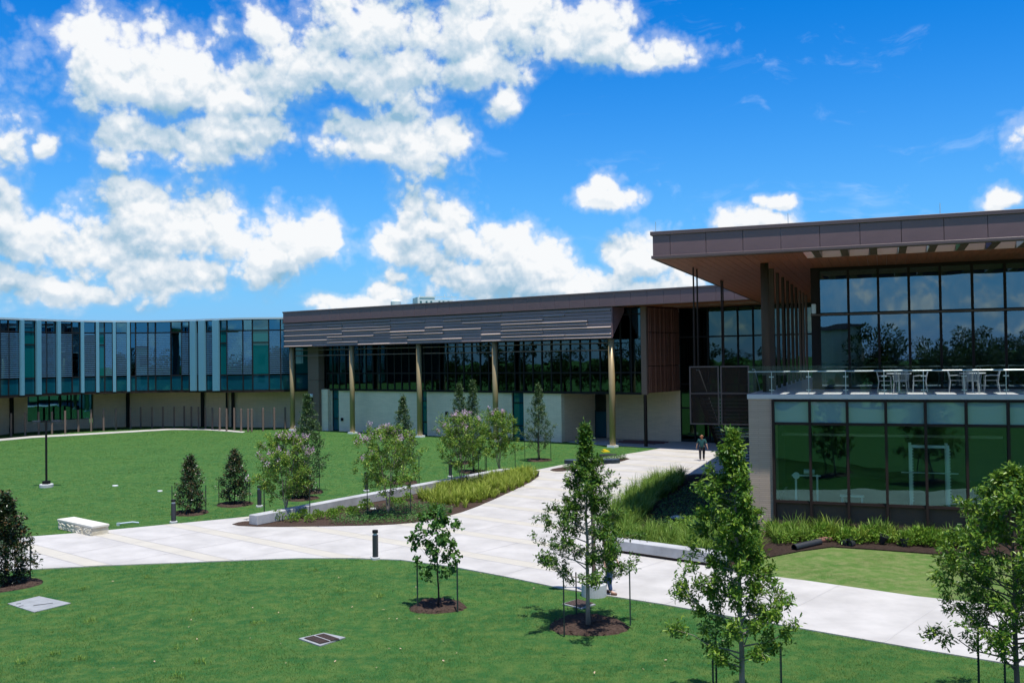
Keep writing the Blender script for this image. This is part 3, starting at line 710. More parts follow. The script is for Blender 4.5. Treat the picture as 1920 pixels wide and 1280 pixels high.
# slatted opening behind the fascia: blades carry white, green and blue soffit plates
OV0, OV1 = RV0+.3, RV0+2.5
bw_ = .36; x = RU0+.125
while x < RU1:
    x2 = min(x+bw_-.012, RU1)
    if x < OU0: bx('soffit_board', rw, x, x2, RV0+.303, RV1, RZ0-.032, RZ0-.002, wood)
    else: bx('soffit_board', rw, x, x2, OV1+.05, RV1, RZ0-.032, RZ0-.002, wood)
    x += bw_
bx('opening_edge', rw, OU0, RU1, OV1+.0, OV1+.048, RZ0-.034, RZ1-.2, mat('sunlit_taupe', (.26, .175, .14), .7))  # lighter taupe paints in the sun on this far face
bx('roof', rw, .6, RU1, OV1+.05, RV0+3.69, RZ0+.06, RZ1-.1, roofm)
cols = (white, greenp, bluep, white); k = 0; x = OU0+.62
while x < RU1:
    c = cols[k % 4]
    bx('canopy_blade', rw, x, x+.26, OV0+.005, OV1-.003, RZ0-.03, RZ0+.3, basep)
    bx('blade_plate', rw, x-.012, x-.001, OV0+.3, OV1-.05, RZ0-.03, RZ0+.28, c)
    x += .99; k += 1
for i, p_ in enumerate((1233, 1482, 1768)):
    u_ = pu(p_, RV0+.3, OR, TR); b = MB(); b.tube([(u_, RV0+.3, RZ1), (u_, RV0+.3, RZ1+.42)], .012, alu, 5); b.build('lightning_rod', rw)

# railing along the terrace edge
rl = thing('glass_railing', 'frameless glass balustrade with round steel handrail along the terrace edge', 'railing', (*Rw(0, .05), SZ), TR)
post = [pu(p_, .05, OR, TR)-0 for p_ in (1411, 1445, 1514.5, 1584, 1656, 1730, 1806, 1885)]
st = post[-1]-post[-2]; post += [post[-1]+st*(i+1) for i in range(5)]
ed = [0.03]+[(post[i]) for i in range(1, len(post))]
for i in range(len(ed)-1):
    x0, x1 = ed[i]+.015, ed[i+1]-.015
    q = MB(); q.box(x0, x1, .0, .014, .03, 1.08, g_rail); q.build('glass_panel', rl)
b = MB(); b.tube([(.02, .10, .86), (ed[-1], .10, .86)], .026, steel, 10); b.build('handrail', rl)
for x in post[1:]:
    b = MB(); b.box(x-.012, x+.012, .06, .085, 0, .84, steel); p_ = b.build('post', rl)
    for z in (.16, .66):
        b = MB()
        for s_ in (-1, 1): b.lathe([(.0, -.02), (.035, -.018), (.035, .018), (.0, .02)], steel, 10, (s_*.06, 0))
        b.box(-.06, .06, -.012, .012, -.012, .012, steel)
        b.build('clamp', p_, (x, .03, z))

# stair and hanging landing
stt = thing('exterior_stair', 'brown outdoor stair with perforated landing guard hung on thin rods', 'staircase', (*Rw(-1.2, 2), 0), TR)
def sl(u, v): return (u+1.2, v-2)
U0, U1 = -2.42, -.06
def sbx(n, x0, x1, y0, y1, z0, z1, m, bev=0.0): return bx(n, stt, x0+1.2, x1+1.2, y0-2, y1-2, z0, z1, m, bev)
sbx('landing', U0, U1, 1.05, 3.0, SZ-.16, SZ-.02, bronze_d)
for (a_, c_) in ((U0, -1.24), (-1.18, U1)):
    b = MB(); x0, x1 = a_+1.2, c_+1.2
    fr = sbx('guard_frame', a_, a_+.05, .95, 1.0, 4.05, 6.39, bronze_l); sbx('guard_frame', c_-.05, c_, .95, 1.0, 4.05, 6.39, bronze_l)
    sbx('guard_rail', a_+.052, c_-.052, .95, 1.0, 6.34, 6.39, bronze_l); sbx('guard_rail', a_+.052, c_-.052, .95, 1.0, 4.05, 4.1, bronze_l); sbx('guard_rail', a_+.052, c_-.052, .94, 1.0, 5.27, 5.31, bronze_l)
    sbx('perforated_panel', a_+.05, c_-.05, .97, .985, 4.1, 5.268, pm); sbx('perforated_panel', a_+.05, c_-.05, .97, .985, 5.312, 6.34, pm)
sbx('perforated_panel', U0, U0+.015, 1.003, 3.0, 4.05, 6.39, pm)
FV0, FV1 = 3.0, 12.2; nst = 30
for k in range(nst):
    f_ = k/nst; v = FV0+f_*(FV1-FV0); z = (SZ-.02)*(1-(k+1)/(nst+1))
    sbx('tread', U0+.07, U1-.07, v, v+.33, z-.04, z, graph)
for x in (U0, U1-.06):
    b = MB(); y0, y1 = FV0-2, FV1-2; X = x+1.2
    b.add([(X, y0, SZ-.45), (X, y1+.3, -.02), (X, y1+.3, .32), (X, y0, SZ+.05), (X+.06, y0, SZ-.45), (X+.06, y1+.3, -.02), (X+.06, y1+.3, .32), (X+.06, y0, SZ+.05)],
          [(0, 3, 2, 1), (4, 5, 6, 7), (0, 1, 5, 4), (1, 2, 6, 5), (2, 3, 7, 6), (3, 0, 4, 7)], bronze_d); b.build('stringer', stt)
    b = MB(); b.tube([(X+.03, y0-.6, SZ+.92), (X+.03, y0, SZ+.92), (X+.03, y1+.2, 1.05)], .024, steel, 8); b.build('handrail', stt)
    b = MB(); b.add([(X+.02, y0, SZ+.08), (X+.02, y1+.2, .34), (X+.02, y1+.2, 1.0), (X+.02, y0, SZ+.85), (X+.035, y0, SZ+.08), (X+.035, y1+.2, .34), (X+.035, y1+.2, 1.0), (X+.035, y0, SZ+.85)],
          [(0, 3, 2, 1), (4, 5, 6, 7), (0, 1, 5, 4), (1, 2, 6, 5), (2, 3, 7, 6), (3, 0, 4, 7)], pm); b.build('perforated_panel', stt)
for (u_, v_, zb) in ((-2.5, 2.65, 6.3), (-2.5, 3.5, 6.0), (-2.5, 10.1, 1.6), (-2.5, 10.6, 1.4)):
    b = MB(); p_ = sl(u_, v_); b.tube([(*p_, zb), (*p_, RZ0-.04)], .035, bronze_d, 8); b.build('hanger_rod', stt)

# ------------------------------------------------------------------ curved wing
cw_ = thing('curved_wing', 'curved two-storey wing of teal glass and pale fins over cream stone', 'building', (-30, 95, 0))
GL = [(-53.5, 72), (-50.4, 80), (-47.1, 87.4), (-44.9, 92.2), (-42.8, 95.2), (-39.0, 97.2), (-34.5, 97.3), (-29.0, 95.2), (-25.5, 94.3), (-22.4, 94.8), (-18.5, 96.2)]
def catmull(P, n=40):
    P = [Vector(p) for p in P]; P = [2*P[0]-P[1]]+P+[2*P[-1]-P[-2]]; o = []
    for i in range(1, len(P)-2):
        for k in range(n):
            t = k/n; a, b_, c, d = P[i-1], P[i], P[i+1], P[i+2]
            o.append(.5*((2*b_)+(c-a)*t+(2*a-5*b_+4*c-d)*t*t+(3*b_-a-3*c+d)*t**3))
    return o+[P[-2]]
gl_ = catmull(GL)
def at_px(px):
    k = [960+F*p.x/p.y for p in gl_]
    for i in range(len(k)-1):
        if k[i] <= px <= k[i+1]: 
            t = (px-k[i])/max(k[i+1]-k[i], 1e-6); return gl_[i].lerp(gl_[i+1], t)
    return gl_[-1] if px > k[-1] else gl_[0]
PAN = [(-95, -78, 'L'), (-78, -72, 'F'), (-72, -55, 'T'), (-55, -30, 'L'), (-30, -24, 'F'), (-24, 0, 'L'), (0, 16, 'L'), (16, 36, 'L'), (36, 42, 'F'), (42, 66, 'T'), (66, 74, 'F'), (74, 87, 'L'), (87, 105, 'L'), (105, 111, 'F'), (111, 135, 'L'), (135, 150, 'D'), (150, 156, 'F'), (156, 179, 'L'), (179, 185, 'F'), (185, 196, 'T'), (196, 211, 'L'), (211, 217, 'F'), (217, 238, 'L'), (238, 244, 'F'),
       (244, 254, 'D'), (254, 277, 'L'), (277, 291, 'L'), (291, 320, 'L'), (320, 340, 'D'), (340, 354, 'L'), (354, 359, 'L'), (359, 369, 'F'), (369, 375, 'L'), (375, 386, 'F'), (386, 401, 'L'), (401, 412, 'F'), (412, 425, 'T'), (425, 455, 'L'), (455, 473, 'L'), (473, 504, 'T'), (504, 526, 'L'), (526, 544, 'L'), (544, 553, 'D'), (553, 586, 'T')]
CZ0, CZ1, CZ2, CZ3 = ZG-.05, 5.55, 9.95, 11.05
cl = Vector((-30, 95))
for (p0, p1, typ) in PAN:
    a_, b_ = at_px(p0), at_px(p1); d = b_-a_; L = d.length; rz = math.atan2(d.y, d.x); loc = a_-cl
    l3 = (loc.x, loc.y)
    if typ == 'F':
        o = bx('fin', cw_, 0, L, -.28, 0, CZ0-.03, CZ3+.02, finm, .01); o.location = (*((a_+b_)/2-cl+Vector((d.y, -d.x)).normalized()*.14), (CZ0+CZ3)/2); o.rotation_euler = (0, 0, rz)
        window(cw_, (*l3, CZ0), rz, L, CZ3-CZ0, teal_d, black, .03); continue
    window(cw_, (*l3, CZ0), rz, L, CZ1-CZ0, teal_d, black, .06)
    if typ == 'T':
        window(cw_, (*l3, CZ1), rz, L, CZ2-CZ1-1.2, teal_s, black, .06); window(cw_, (*l3, CZ2-1.2), rz, L, 1.2, teal_s, black, .06); window(cw_, (*l3, CZ2), rz, L, CZ3-CZ2, teal_d, black, .06)
    else:
        window(cw_, (*l3, CZ1), rz, L, CZ2-CZ1, g_curve, black, .06); window(cw_, (*l3, CZ2), rz, L, CZ3-CZ2, g_curve, black, .06)
        if typ == 'L':
            q = MB(); ns = 22; zz = CZ2-CZ1-.15
            for k in range(ns): q.box(.06, L-.06, -.06, -.02, .1+k*zz/ns, .1+k*zz/ns+.075, slatm)
            q.build('slat_screen', cw_, (*l3, CZ1), rz, kind='stuff')
def strip_wall(name, P, off0, off1, z0, z1, m, parent, org):
    """a wall following a polyline, thickness from off0 to off1 on its outer side"""
    b = MB(); n = len(P); N = []
    for i in range(n):
        t = (P[min(i+1, n-1)]-P[max(i-1, 0)]).normalized(); N.append(Vector((t.y, -t.x)))
    A = [P[i]+N[i]*off0-org for i in range(n)]; B = [P[i]+N[i]*off1-org for i in range(n)]
    vs = [(p.x, p.y, z) for z in (z0, z1) for row in (A, B) for p in row]; fs = []
    for i in range(n-1):
        fs += [(n+i, n+i+1, 3*n+i+1, 3*n+i), (i+1, i, 2*n+i, 2*n+i+1), (2*n+i, 3*n+i, 3*n+i+1, 2*n+i+1), (i, i+1, n+i+1, n+i)]
    fs += [(0, n, 3*n, 2*n), (n-1, 3*n-1, 4*n-1, 2*n-1)]
    fs = [f[::-1] for f in fs]
    b.add(vs, fs, m); return b.build(name, parent)
gsub = gl_[::8]+[gl_[-1]]
strip_wall('coping', gsub, -1.0, .1, CZ3+.002, CZ3+.18, alu, cw_, cl)
strip_wall('interior_back_wall', gsub, -4.2, -4.0, CZ0, CZ3, blindm, cw_, cl)
strip_wall('roof', gsub, -14, -1.005, CZ3-.2, CZ3+.1, roofm, cw_, cl)
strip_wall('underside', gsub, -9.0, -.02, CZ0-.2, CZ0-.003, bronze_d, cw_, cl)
wb = GP([(-60, 820), (0, 815), (52, 810), (168, 803), (240, 800), (317, 799), (380, 799), (437, 800.3), (533, 801.5), (600, 803)])
wp = catmull(wb, 12); 
def wpx(p): return 960+F*p.x/p.y
left = [p for p in wp if wpx(p) <= 52]; midw = [p for p in wp if 51 <= wpx(p) <= 169]; right = [p for p in wp if wpx(p) >= 167]
strip_wall('stone_wall', left, -.4, 0, 0, CZ0-.21, stone, cw_, cl); strip_wall('stone_wall', right, -.4, 0, 0, CZ0-.21, stone, cw_, cl)
strip_wall('stone_wall', midw, -.4, 0, 0, 1.05, stone, cw_, cl)
A_, B_ = left[-1], right[0]; d = B_-A_; nw = 6
for k in range(nw):
    a_ = A_+d*(k/nw)+Vector((d.y, -d.x)).normalized()*-.25-cl
    window(cw_, (a_.x, a_.y, 1.05), math.atan2(d.y, d.x), d.length/nw, CZ0-.215-1.05, g_curve, black, .06)
bk = [A_-Vector((d.y, -d.x)).normalized()*3, B_-Vector((d.y, -d.x)).normalized()*3]
strip_wall('interior_back_wall', bk, -.2, 0, .5, CZ0-.21, blindm, cw_, cl)
for p_, w_ in ((22, .28), (240, .3), (380, .3), (424, .16), (437, .28)):  # last two are no columns: black boxes stand in for dark wall slots
    q = min(wp, key=lambda v: abs(wpx(v)-p_)); dirn = (Vector((0, 0))-q).normalized(); q = q+dirn*.3-cl
    bx('column', cw_, q.x-w_/2, q.x+w_/2, q.y-w_/2, q.y+w_/2, 0, CZ0-.21, black)
# timber posts along the curved walk
POSTS = [(63, 648, 775), (142, 660, 770), (218, 640, 765), (293, 635, 762), (367, 628, 758), (441, 628, 750), (513, 655, 747), (583, 618, 743), (652, 620, 738), (735, 612, 733), (792, 610, 727), (855, 608, 727), (917, 606, 725), (980, 606, 725), (1037, 606, 722), (1077, 608, 725), (1117, 610, 728), (1156, 610, 732), (1195, 612, 735), (1236, 615, 740), (1275, 610, 745), (1318, 617, 740), (1357, 622, 747), (1396, 622, 748), (1416, 622, 748), (1480, 617, 743), (1543, 612, 738), (1605, 612, 735), (-20, 650, 780)]
pmesh = bevel_mesh('slim_post', (.17, .17, 2.25), taupe, .015)
ORD = 'first second third fourth fifth sixth seventh eighth ninth tenth eleventh twelfth thirteenth fourteenth fifteenth sixteenth seventeenth eighteenth nineteenth twentieth'.split(); ORD += ['twenty-'+w for w in ORD[:9]]
for ip, (x, yt, yb) in enumerate(POSTS):
    q = gp(x/3, 560+yb/3); o = ob('slim_post', pmesh, None, (q[0], q[1], 1.125)); o.rotation_euler = (0, 0, .4)
    tag(o, ('slim taupe post, %s from the left in the curving row' % ORD[ip] if ip < 28 else 'slim taupe post of the curving row outside the left edge'), 'post', 'slim posts before the curved wing')

# ------------------------------------------------------------------ vegetation builders
LEAF = {  # outline halves, length along y 0..1, widths relative to length
 'oak': [(0, .0), (.10, .12), (.05, .22), (.24, .34), (.09, .46), (.27, .60), (.10, .70), (.17, .84), (0, 1.0)],
 'oval': [(0, 0), (.16, .25), (.21, .5), (.14, .78), (0, 1.0)],
 'heart': [(0, .02), (.26, .0), (.40, .22), (.34, .5), (.16, .8), (0, 1.0)],
 'long': [(0, 0), (.12, .3), (.13, .6), (0, 1.0)],
 'small': [(0, 0), (.22, .4), (0, 1.0)],
}
def leaf_mesh(name, pos, dirs, nrm, size, shape, m, fold=.25):
    """one mesh of separate folded leaves: two half blades meeting at the midrib"""
    half = LEAF[shape]; k = len(half); N = len(pos)
    T = [(0, y, 0) for (x, y) in (half[0], half[-1])]
    right = [(x, y, x*fold) for (x, y) in half[1:-1]]; left = [(-x, y, x*fold) for (x, y) in half[1:-1]]
    tv = np.array(T+right+left, float); nv = len(tv); h = k-2
    fr = [0]+[2+i for i in range(h)]+[1]; fl = [1]+[2+h+i for i in range(h-1, -1, -1)]+[0]
    d = dirs/np.linalg.norm(dirs, axis=1, keepdims=True)
    s = np.cross(d, nrm); s /= np.linalg.norm(s, axis=1, keepdims=True)+1e-9
    n = np.cross(s, d)
    V = pos[:, None, :]+size[:, None, None]*(tv[None, :, 0:1]*s[:, None, :]+tv[None, :, 1:2]*d[:, None, :]+tv[None, :, 2:3]*n[:, None, :])
    # slight curl of the tip
    V[:, :, :] -= (size[:, None]*.22*tv[None, :, 1]**2)[:, :, None]*n[:, None, :]*.6
    me = bpy.data.meshes.new(name); me.vertices.add(N*nv); me.vertices.foreach_set('co', V.reshape(-1).astype(np.float32))
    loop = np.array(fr+fl); idx = (np.arange(N)[:, None]*nv+loop[None, :]).reshape(-1)
    me.loops.add(len(idx)); me.loops.foreach_set('vertex_index', idx.astype(np.int32))
    ls = np.array([len(fr), len(fl)]*N); st_ = np.concatenate([[0], np.cumsum(ls)[:-1]])
    me.polygons.add(2*N); me.polygons.foreach_set('loop_start', st_.astype(np.int32)); me.polygons.foreach_set('loop_total', ls.astype(np.int32))
    me.materials.append(m); me.update(calc_edges=True); me.validate(); return me

def interp(prof, z):
    for i in range(len(prof)-1):
        if prof[i][0] <= z <= prof[i+1][0]:
            t = (z-prof[i][0])/(prof[i+1][0]-prof[i][0]+1e-9); return [prof[i][j]*(1-t)+prof[i+1][j]*t for j in range(1, len(prof[i]))]
    return list(prof[-1][1:]) if z > prof[-1][0] else list(prof[0][1:])

def tree(name, label, base, prof, trunk_r, leaf, lsize, nleaf, lm, bm_, seed, group, cat='tree', tilt=.6, nbr=70, lean=0.0, clump=.5, zstart=None,
         stems=1, blossom=0, ntwig=6, twig=.42, jitter=.03, droop=.15, spread=1.0):
    """prof: (z, reach to the left, reach to the right) of the crown, in metres; depth follows their mean"""
    rs = np.random.RandomState(seed); rnd = random.Random(seed)
    t = thing(name, label, cat, (base[0], base[1], 0), 0, group)
    H = prof[-1][0]; zc = prof[0][0] if zstart is None else zstart
    wood = MB(); tw = MB()
    axes = []
    for s in range(stems):
        a0 = 6.283*s/max(stems, 1)+rnd.random(); out = 0 if stems == 1 else rnd.uniform(.35, .6)*max(prof[len(prof)//2][1], .3)
        pts = []
        for k in range(10):
            f_ = k/9; z = f_*H*.97
            w = (f_**1.3)*out if stems > 1 else 0
            pts.append(Vector((math.cos(a0)*w+lean*f_*H+rnd.uniform(-1, 1)*jitter*(k > 0), math.sin(a0)*w*.9+rnd.uniform(-1, 1)*jitter*(k > 0), z-.02)))
        rr = [trunk_r*(1-.9*(k/9))**.85*(1.25 if k == 0 else 1) for k in range(10)]
        axes.append((pts, rr))
        w_ = MB(); w_.tube(pts, rr, bm_, 8); o = w_.build('trunk' if stems == 1 else 'stem', t, smooth=True)
    def axis_at(ax, z):
        pts, rr = ax; f_ = min(max(z/(H*.97), 0), .999)*9; i = int(f_); q = f_-i
        return pts[i].lerp(pts[i+1], q), rr[i]*(1-q)+rr[i+1]*q
    pos, dirs, wts = [], [], []
    ga = rnd.random()*6.28
    tips = []
    for i in range(nbr):
        f_ = (i+.5)/nbr; z0 = zc+(H-zc)*(f_**.92); az_ = ga+i*2.39996+rnd.uniform(-.4, .4); ca, sa = math.cos(az_), math.sin(az_)
        z1 = z0
        for _ in range(3):                                    # where a rising branch meets the outline
            L_, Rr = interp(prof, min(max(z1, prof[0][0]), H)); reach = (Rr*(1+ca)/2+L_*(1-ca)/2)*abs(ca)+(L_+Rr)/2*(1-abs(ca)); 
            z1 = min(z0+reach*tilt, H)
        reach *= rnd.triangular(.5, 1.18, .95)*spread
        zb = max(z0-reach*tilt*.5, zc*.72); p0, r0 = axis_at(axes[i % stems], zb)
        ctr = Vector((lean*zb, 0, 0)); zt = min(zb+reach*tilt*rnd.uniform(.8, 1.15), H*1.0)
        p3 = Vector((lean*zt+ca*reach, sa*reach, zt))
        mid_ = p0.lerp(p3, .5)+Vector((0, 0, -reach*.07 if tilt > .3 else reach*.1))+Vector((rnd.uniform(-1, 1), rnd.uniform(-1, 1), 0))*reach*.08
        br = [p0, p0.lerp(mid_, .5)+Vector((0, 0, .01)), mid_, mid_.lerp(p3, .5)+Vector((0, 0, reach*.04)), p3]
        r_b = min(r0*.55, trunk_r*.33)*max(.35, min(1, reach)); tw.tube(br, [r_b, r_b*.8, r_b*.6, r_b*.4, max(r_b*.16, .0025)], bm_, 5)
        L = sum((br[j+1]-br[j]).length for j in range(4))
        def along(u):
            u *= 4; j = min(int(u), 3); return br[j].lerp(br[j+1], u-j), (br[j+1]-br[j]).normalized()
        for j in range(ntwig):
            u = rnd.uniform(.28, 1.0) if j else 1.0
            q, dq = along(min(u, .999)); tl = L*twig*rnd.uniform(.45, 1.0)*(1.15-.6*u)+.03
            sd = Vector((rnd.gauss(0, 1), rnd.gauss(0, 1), rnd.gauss(.25, .7))).normalized(); td = (dq*.8+sd*.9).normalized()
            e = q+td*tl
            tw.tube([q, q.lerp(e, .5)+Vector((0, 0, tl*.05)), e], [max(r_b*.25, .003), max(r_b*.18, .0022), .0015], bm_, 4, False)
            for w in range(max(3, int(6*clump*2))):
                x = rnd.uniform(.1, 1.05); pos.append(q.lerp(e, x)); dirs.append(td); wts.append(.4+tl)
            tips.append((e, td))
    wts = np.array(wts); wts /= wts.sum(); P_ = np.array([tuple(p) for p in pos]); D_ = np.array([tuple(p) for p in dirs])
    pick = rs.choice(len(P_), nleaf, p=wts)
    pp = P_[pick]+rs.normal(0, lsize*.55, (nleaf, 3))
    ls = lsize*rs.uniform(.6, 1.2, nleaf)
    dd_ = D_[pick]*.7+rs.normal(0, .75, (nleaf, 3))+np.array([0, 0, -droop]); nn = rs.normal(0, .55, (nleaf, 3))+np.array([0, 0, 1.0])
    out = pp-np.array([0, 0, H*.5]); nn[:, :2] += .35*out[:, :2]/(np.linalg.norm(out[:, :2], axis=1, keepdims=True)+.2)
    cr = ob('crown', leaf_mesh('crown', pp, dd_, nn, ls, leaf, lm), t)
    tw.build('limbs', t, kind=None)
    if blossom:
        bp, bd = [], []
        outer = sorted(tips, key=lambda q: -(q[0].x**2+q[0].y**2)*.6-(q[0].z-zc)**2*.5)[:max(blossom*3, 8)]
        for (e, td) in rnd.sample(outer, min(blossom, len(outer))):
            for k in range(34):
                bp.append((e.x+rnd.gauss(0, .055), e.y+rnd.gauss(0, .055), e.z+rnd.gauss(.06, .07))); bd.append((rnd.gauss(0, 1), rnd.gauss(0, 1), rnd.gauss(.5, 1)))
        n_ = len(bp); o = ob('blossom', leaf_mesh('blossom', np.array(bp), np.array(bd), rs.normal(0, 1, (n_, 3)), rs.uniform(.05, .09, n_), 'oval', blom), t); o['kind'] = 'stuff'
    return t
def stake(px, pyt, pyb, label, base=None):
    x, y = gp(px, pyb) if base is None else base
    h = EYE*1.0; d = ray(px, pyt); h = EYE+d.z*(y/d.y) if base is None else pyt
    b = MB(); b.box(-.017, .017, -.004, .004, -.02, h, stakem); b.box(-.004, .004, .0042, .03, -.02, h, stakem)
    for k in range(int(h/.055)): b.box(-.008, .008, .0302, .038, .03+k*.055, .05+k*.055, stakem)
    o = b.build('tree_stake', None, (x, y, 0), random.uniform(0, 3)); tag(o, label, 'stake', 'green steel stakes beside the young trees'); return o
random.seed(2)

# foreground oaks
x, y = gp(1103, 1172)
tree('oak_tree', 'young oak with wide low branches and pale trunk, in front of the man in jeans', (x, y),
     [(1.15, .95, 1.1), (1.6, 1.2, 1.25), (2.05, 1.05, 1.42), (2.5, 1.42, .95), (3.0, .85, .72), (3.4, .66, .66), (3.8, .36, .52), (4.15, .16, .30), (4.5, .06, .08), (5.05, .02, .02)],
     .055, 'oak', .1, 15000, oakm, bark_l, 11, 'young oaks on the front lawn', tilt=.42, nbr=64, lean=-.003, spread=1.16)
ring(x, y, .95, 3)
stake(1058, 1083, 1193, 'green steel stake left of the man-side oak, at the near rim of its mulch'); stake(1081, 1072, 1158, 'green steel stake behind the pale trunk of the wide low oak'); stake(1182, 1069, 1172, 'lone green stake on the grass right of the wide low oak')
x, y = gp(1396, 1330)
tree('oak_tree', 'tall leaning young oak in full sun before the stone pier', (x, y),
     [(.95, .3, .4), (1.25, .8, .62), (1.65, 1.2, .7), (2.2, 1.3, 1.05), (2.75, 1.25, .6), (3.2, .75, .4), (3.8, .72, .32), (4.15, .85, .26), (4.55, .6, .08), (4.95, .25, .06), (5.3, .02, .02)],
     .06, 'oak', .1, 17000, oakm2, bark_l, 23, 'young oaks on the front lawn', tilt=.45, nbr=66, lean=-.022, spread=1.05, twig=.34)
ring(x, y, .9, 5)
stake(1338, 1218, 1330, 'green steel stake at far left of the tall leaning oak'); stake(1344, 1194, 1312, 'green steel stake just left of the tall leaning oak trunk'); stake(1466, 1203, 1325, 'green steel stake right of the tall leaning oak')
x, y = gp(1908, 1345)
tree('oak_tree', 'broad young oak at the right edge of the view, cut by the frame', (x, y),
     [(1.15, .7, .7), (1.7, 1.42, 1.3), (2.05, 1.28, 1.4), (2.7, 1.42, 1.3), (3.0, 1.2, 1.2), (3.5, 1.15, .95), (3.9, .85, .7), (4.25, .5, .45), (4.6, .05, .05)],
     .06, 'oak', .1, 18000, oakm2, bark, 37, 'young oaks on the front lawn', tilt=.45, nbr=70, spread=1.1)
ring(x, y, .9, 7)
stake(1837, 1185, 1330, 'green steel stake left of the broad oak at the frame edge'); stake(1887, 1216, 1322, 'green steel stake beside the trunk of the broad oak at the frame edge')
# redbud
x, y = gp(821, 1137)
tree('redbud_tree', 'small open redbud with heart-shaped leaves on the front lawn', (x, y),
     [(.95, .3, .35), (1.2, .75, .7), (1.5, .92, .78), (1.85, .75, .72), (2.2, .7, .66), (2.5, .45, .35), (2.65, .3, .25)],
     .028, 'heart', .115, 1500, redm, bark_d, 5, None, tilt=1.1, nbr=17, zstart=.72, ntwig=3, twig=.3, droop=.7, clump=.6)
ring(x, y, .74, 9)
stake(784, 1055, 1142, 'green steel stake left of the small redbud'); stake(859, 1055, 1147, 'green steel stake right of the small redbud')

# slender evergreen oaks on the far lawn
def conical(px, pyb, top, half, label, seed, n=5200):
    x, y = gp(px, pyb); D = y; sc = D/F; H = EYE-(top-(672-.0137*(px-960)))*sc; w = half*sc
    t = tree('evergreen_oak', label, (x, y), [(.75, w*.55, w*.5), (1.3, w*1.0, w*.95), (H*.42, w*1.02, w), (H*.6, w*.72, w*.75), (H*.8, w*.4, w*.42), (H*.93, w*.16, w*.15), (H, .03, .03)],
         .05, 'oval', .11, n, conm, bark, seed, 'slender evergreen oaks on the far lawn', tilt=.9, nbr=72, ntwig=5)
    ring(x, y, .8, seed); return x, y
x, y = conical(578, 923, 741, 38, 'slender evergreen oak behind the leftmost pink-flowered myrtle', 41, 6500)
stake(0, 1.6, 0, 'green stake right of the evergreen oak behind the leftmost myrtle', (x+.62, y-.1)); stake(0, 1.6, 0, 'green stake left of the evergreen oak behind the leftmost myrtle', (x-.6, y+.2))
x, y = conical(757, 905, 744, 27, 'slender evergreen oak showing above the second myrtle from the left', 42)
stake(0, 1.6, 0, 'green stake right of the evergreen oak above the second myrtle', (x+.9, y-.3))
x, y = conical(863, 868, 719, 26, 'left one of two evergreen oaks standing close together', 43)
stake(0, 1.6, 0, 'green stake between the two close evergreen oaks', (x+.7, y-.3))
x, y = conical(888, 885, 714, 27, 'right one of two evergreen oaks standing close together', 44)
stake(0, 1.6, 0, 'green stake right of the two close evergreen oaks', (x+.8, y-.2))
x, y = conical(1011, 863, 722, 30, 'evergreen oak standing alone before the stone recess', 45)
for dx, dy, w_ in ((-.95, -.1, 'left of'), (-.1, -.5, 'in front of'), (.8, .1, 'right of')): stake(0, 1.55, 0, 'green steel stake %s the evergreen oak standing alone' % w_, (x+dx, y+dy))
# crape myrtles
def myrtle(px, pyb, prof_px, label, seed, nbl, n=8500):
    x, y = gp(px, pyb); sc = y/F; hz = 672-.0137*(px-960)
    prof = [(EYE-(py-hz)*sc, l*sc, r*sc) for (py, l, r) in prof_px]
    return tree('crape_myrtle', label, (x, y), prof, .026, 'oval', .115, n, myrm, bark_l, seed, 'crape myrtles in the planting bed', tilt=.7, nbr=46, stems=4, blossom=nbl, ntwig=5, zstart=prof[0][0]*.85), (x, y)
_, p = myrtle(536, 971, [(925, 22, 20), (905, 52, 36), (880, 66, 46), (850, 48, 52), (825, 30, 40), (812, 6, 10)], 'leftmost crape myrtle, pink flowers, above the stone block end', 51, 40)
stake(0, 1.5, 0, 'green stake left of the leftmost crape myrtle', (p[0]-.9, p[1]-.1)); stake(0, 1.5, 0, 'green stake right of the leftmost crape myrtle', (p[0]+1.05, p[1]))
_, p = myrtle(728, 969, [(915, 20, 25), (895, 45, 55), (870, 55, 66), (840, 58, 66), (815, 40, 60), (803, 10, 15)], 'second crape myrtle from the left, pale pink flowers, over the ground cover', 52, 34)
stake(0, 1.6, 0, 'green stake left of the second crape myrtle', (p[0]-.95, p[1]+.3)); stake(0, 1.6, 0, 'green stake right of the second crape myrtle', (p[0]+.95, p[1]+.2))
_, p = myrtle(866, 915, [(868, 18, 22), (855, 44, 40), (830, 54, 50), (805, 50, 50), (788, 32, 40), (779, 8, 10)], 'third crape myrtle from the left, behind the yellow-green strap grass', 53, 30)
stake(0, 1.6, 0, 'green stake left of the third crape myrtle', (p[0]-.5, p[1]-.4)); stake(0, 1.7, 0, 'green stake right of the third crape myrtle', (p[0]+.9, p[1]))
_, p = myrtle(936, 890, [(850, 18, 18), (840, 34, 36), (820, 44, 40), (798, 50, 32), (783, 36, 24), (773, 8, 8)], 'rightmost crape myrtle at the far end of the concrete seat wall', 54, 10)
stake(0, 1.7, 0, 'green stake left of the rightmost crape myrtle', (p[0]-.8, p[1]-.1)); stake(0, 1.9, 0, 'green stake right of the rightmost crape myrtle', (p[0]+.95, p[1]+.1))
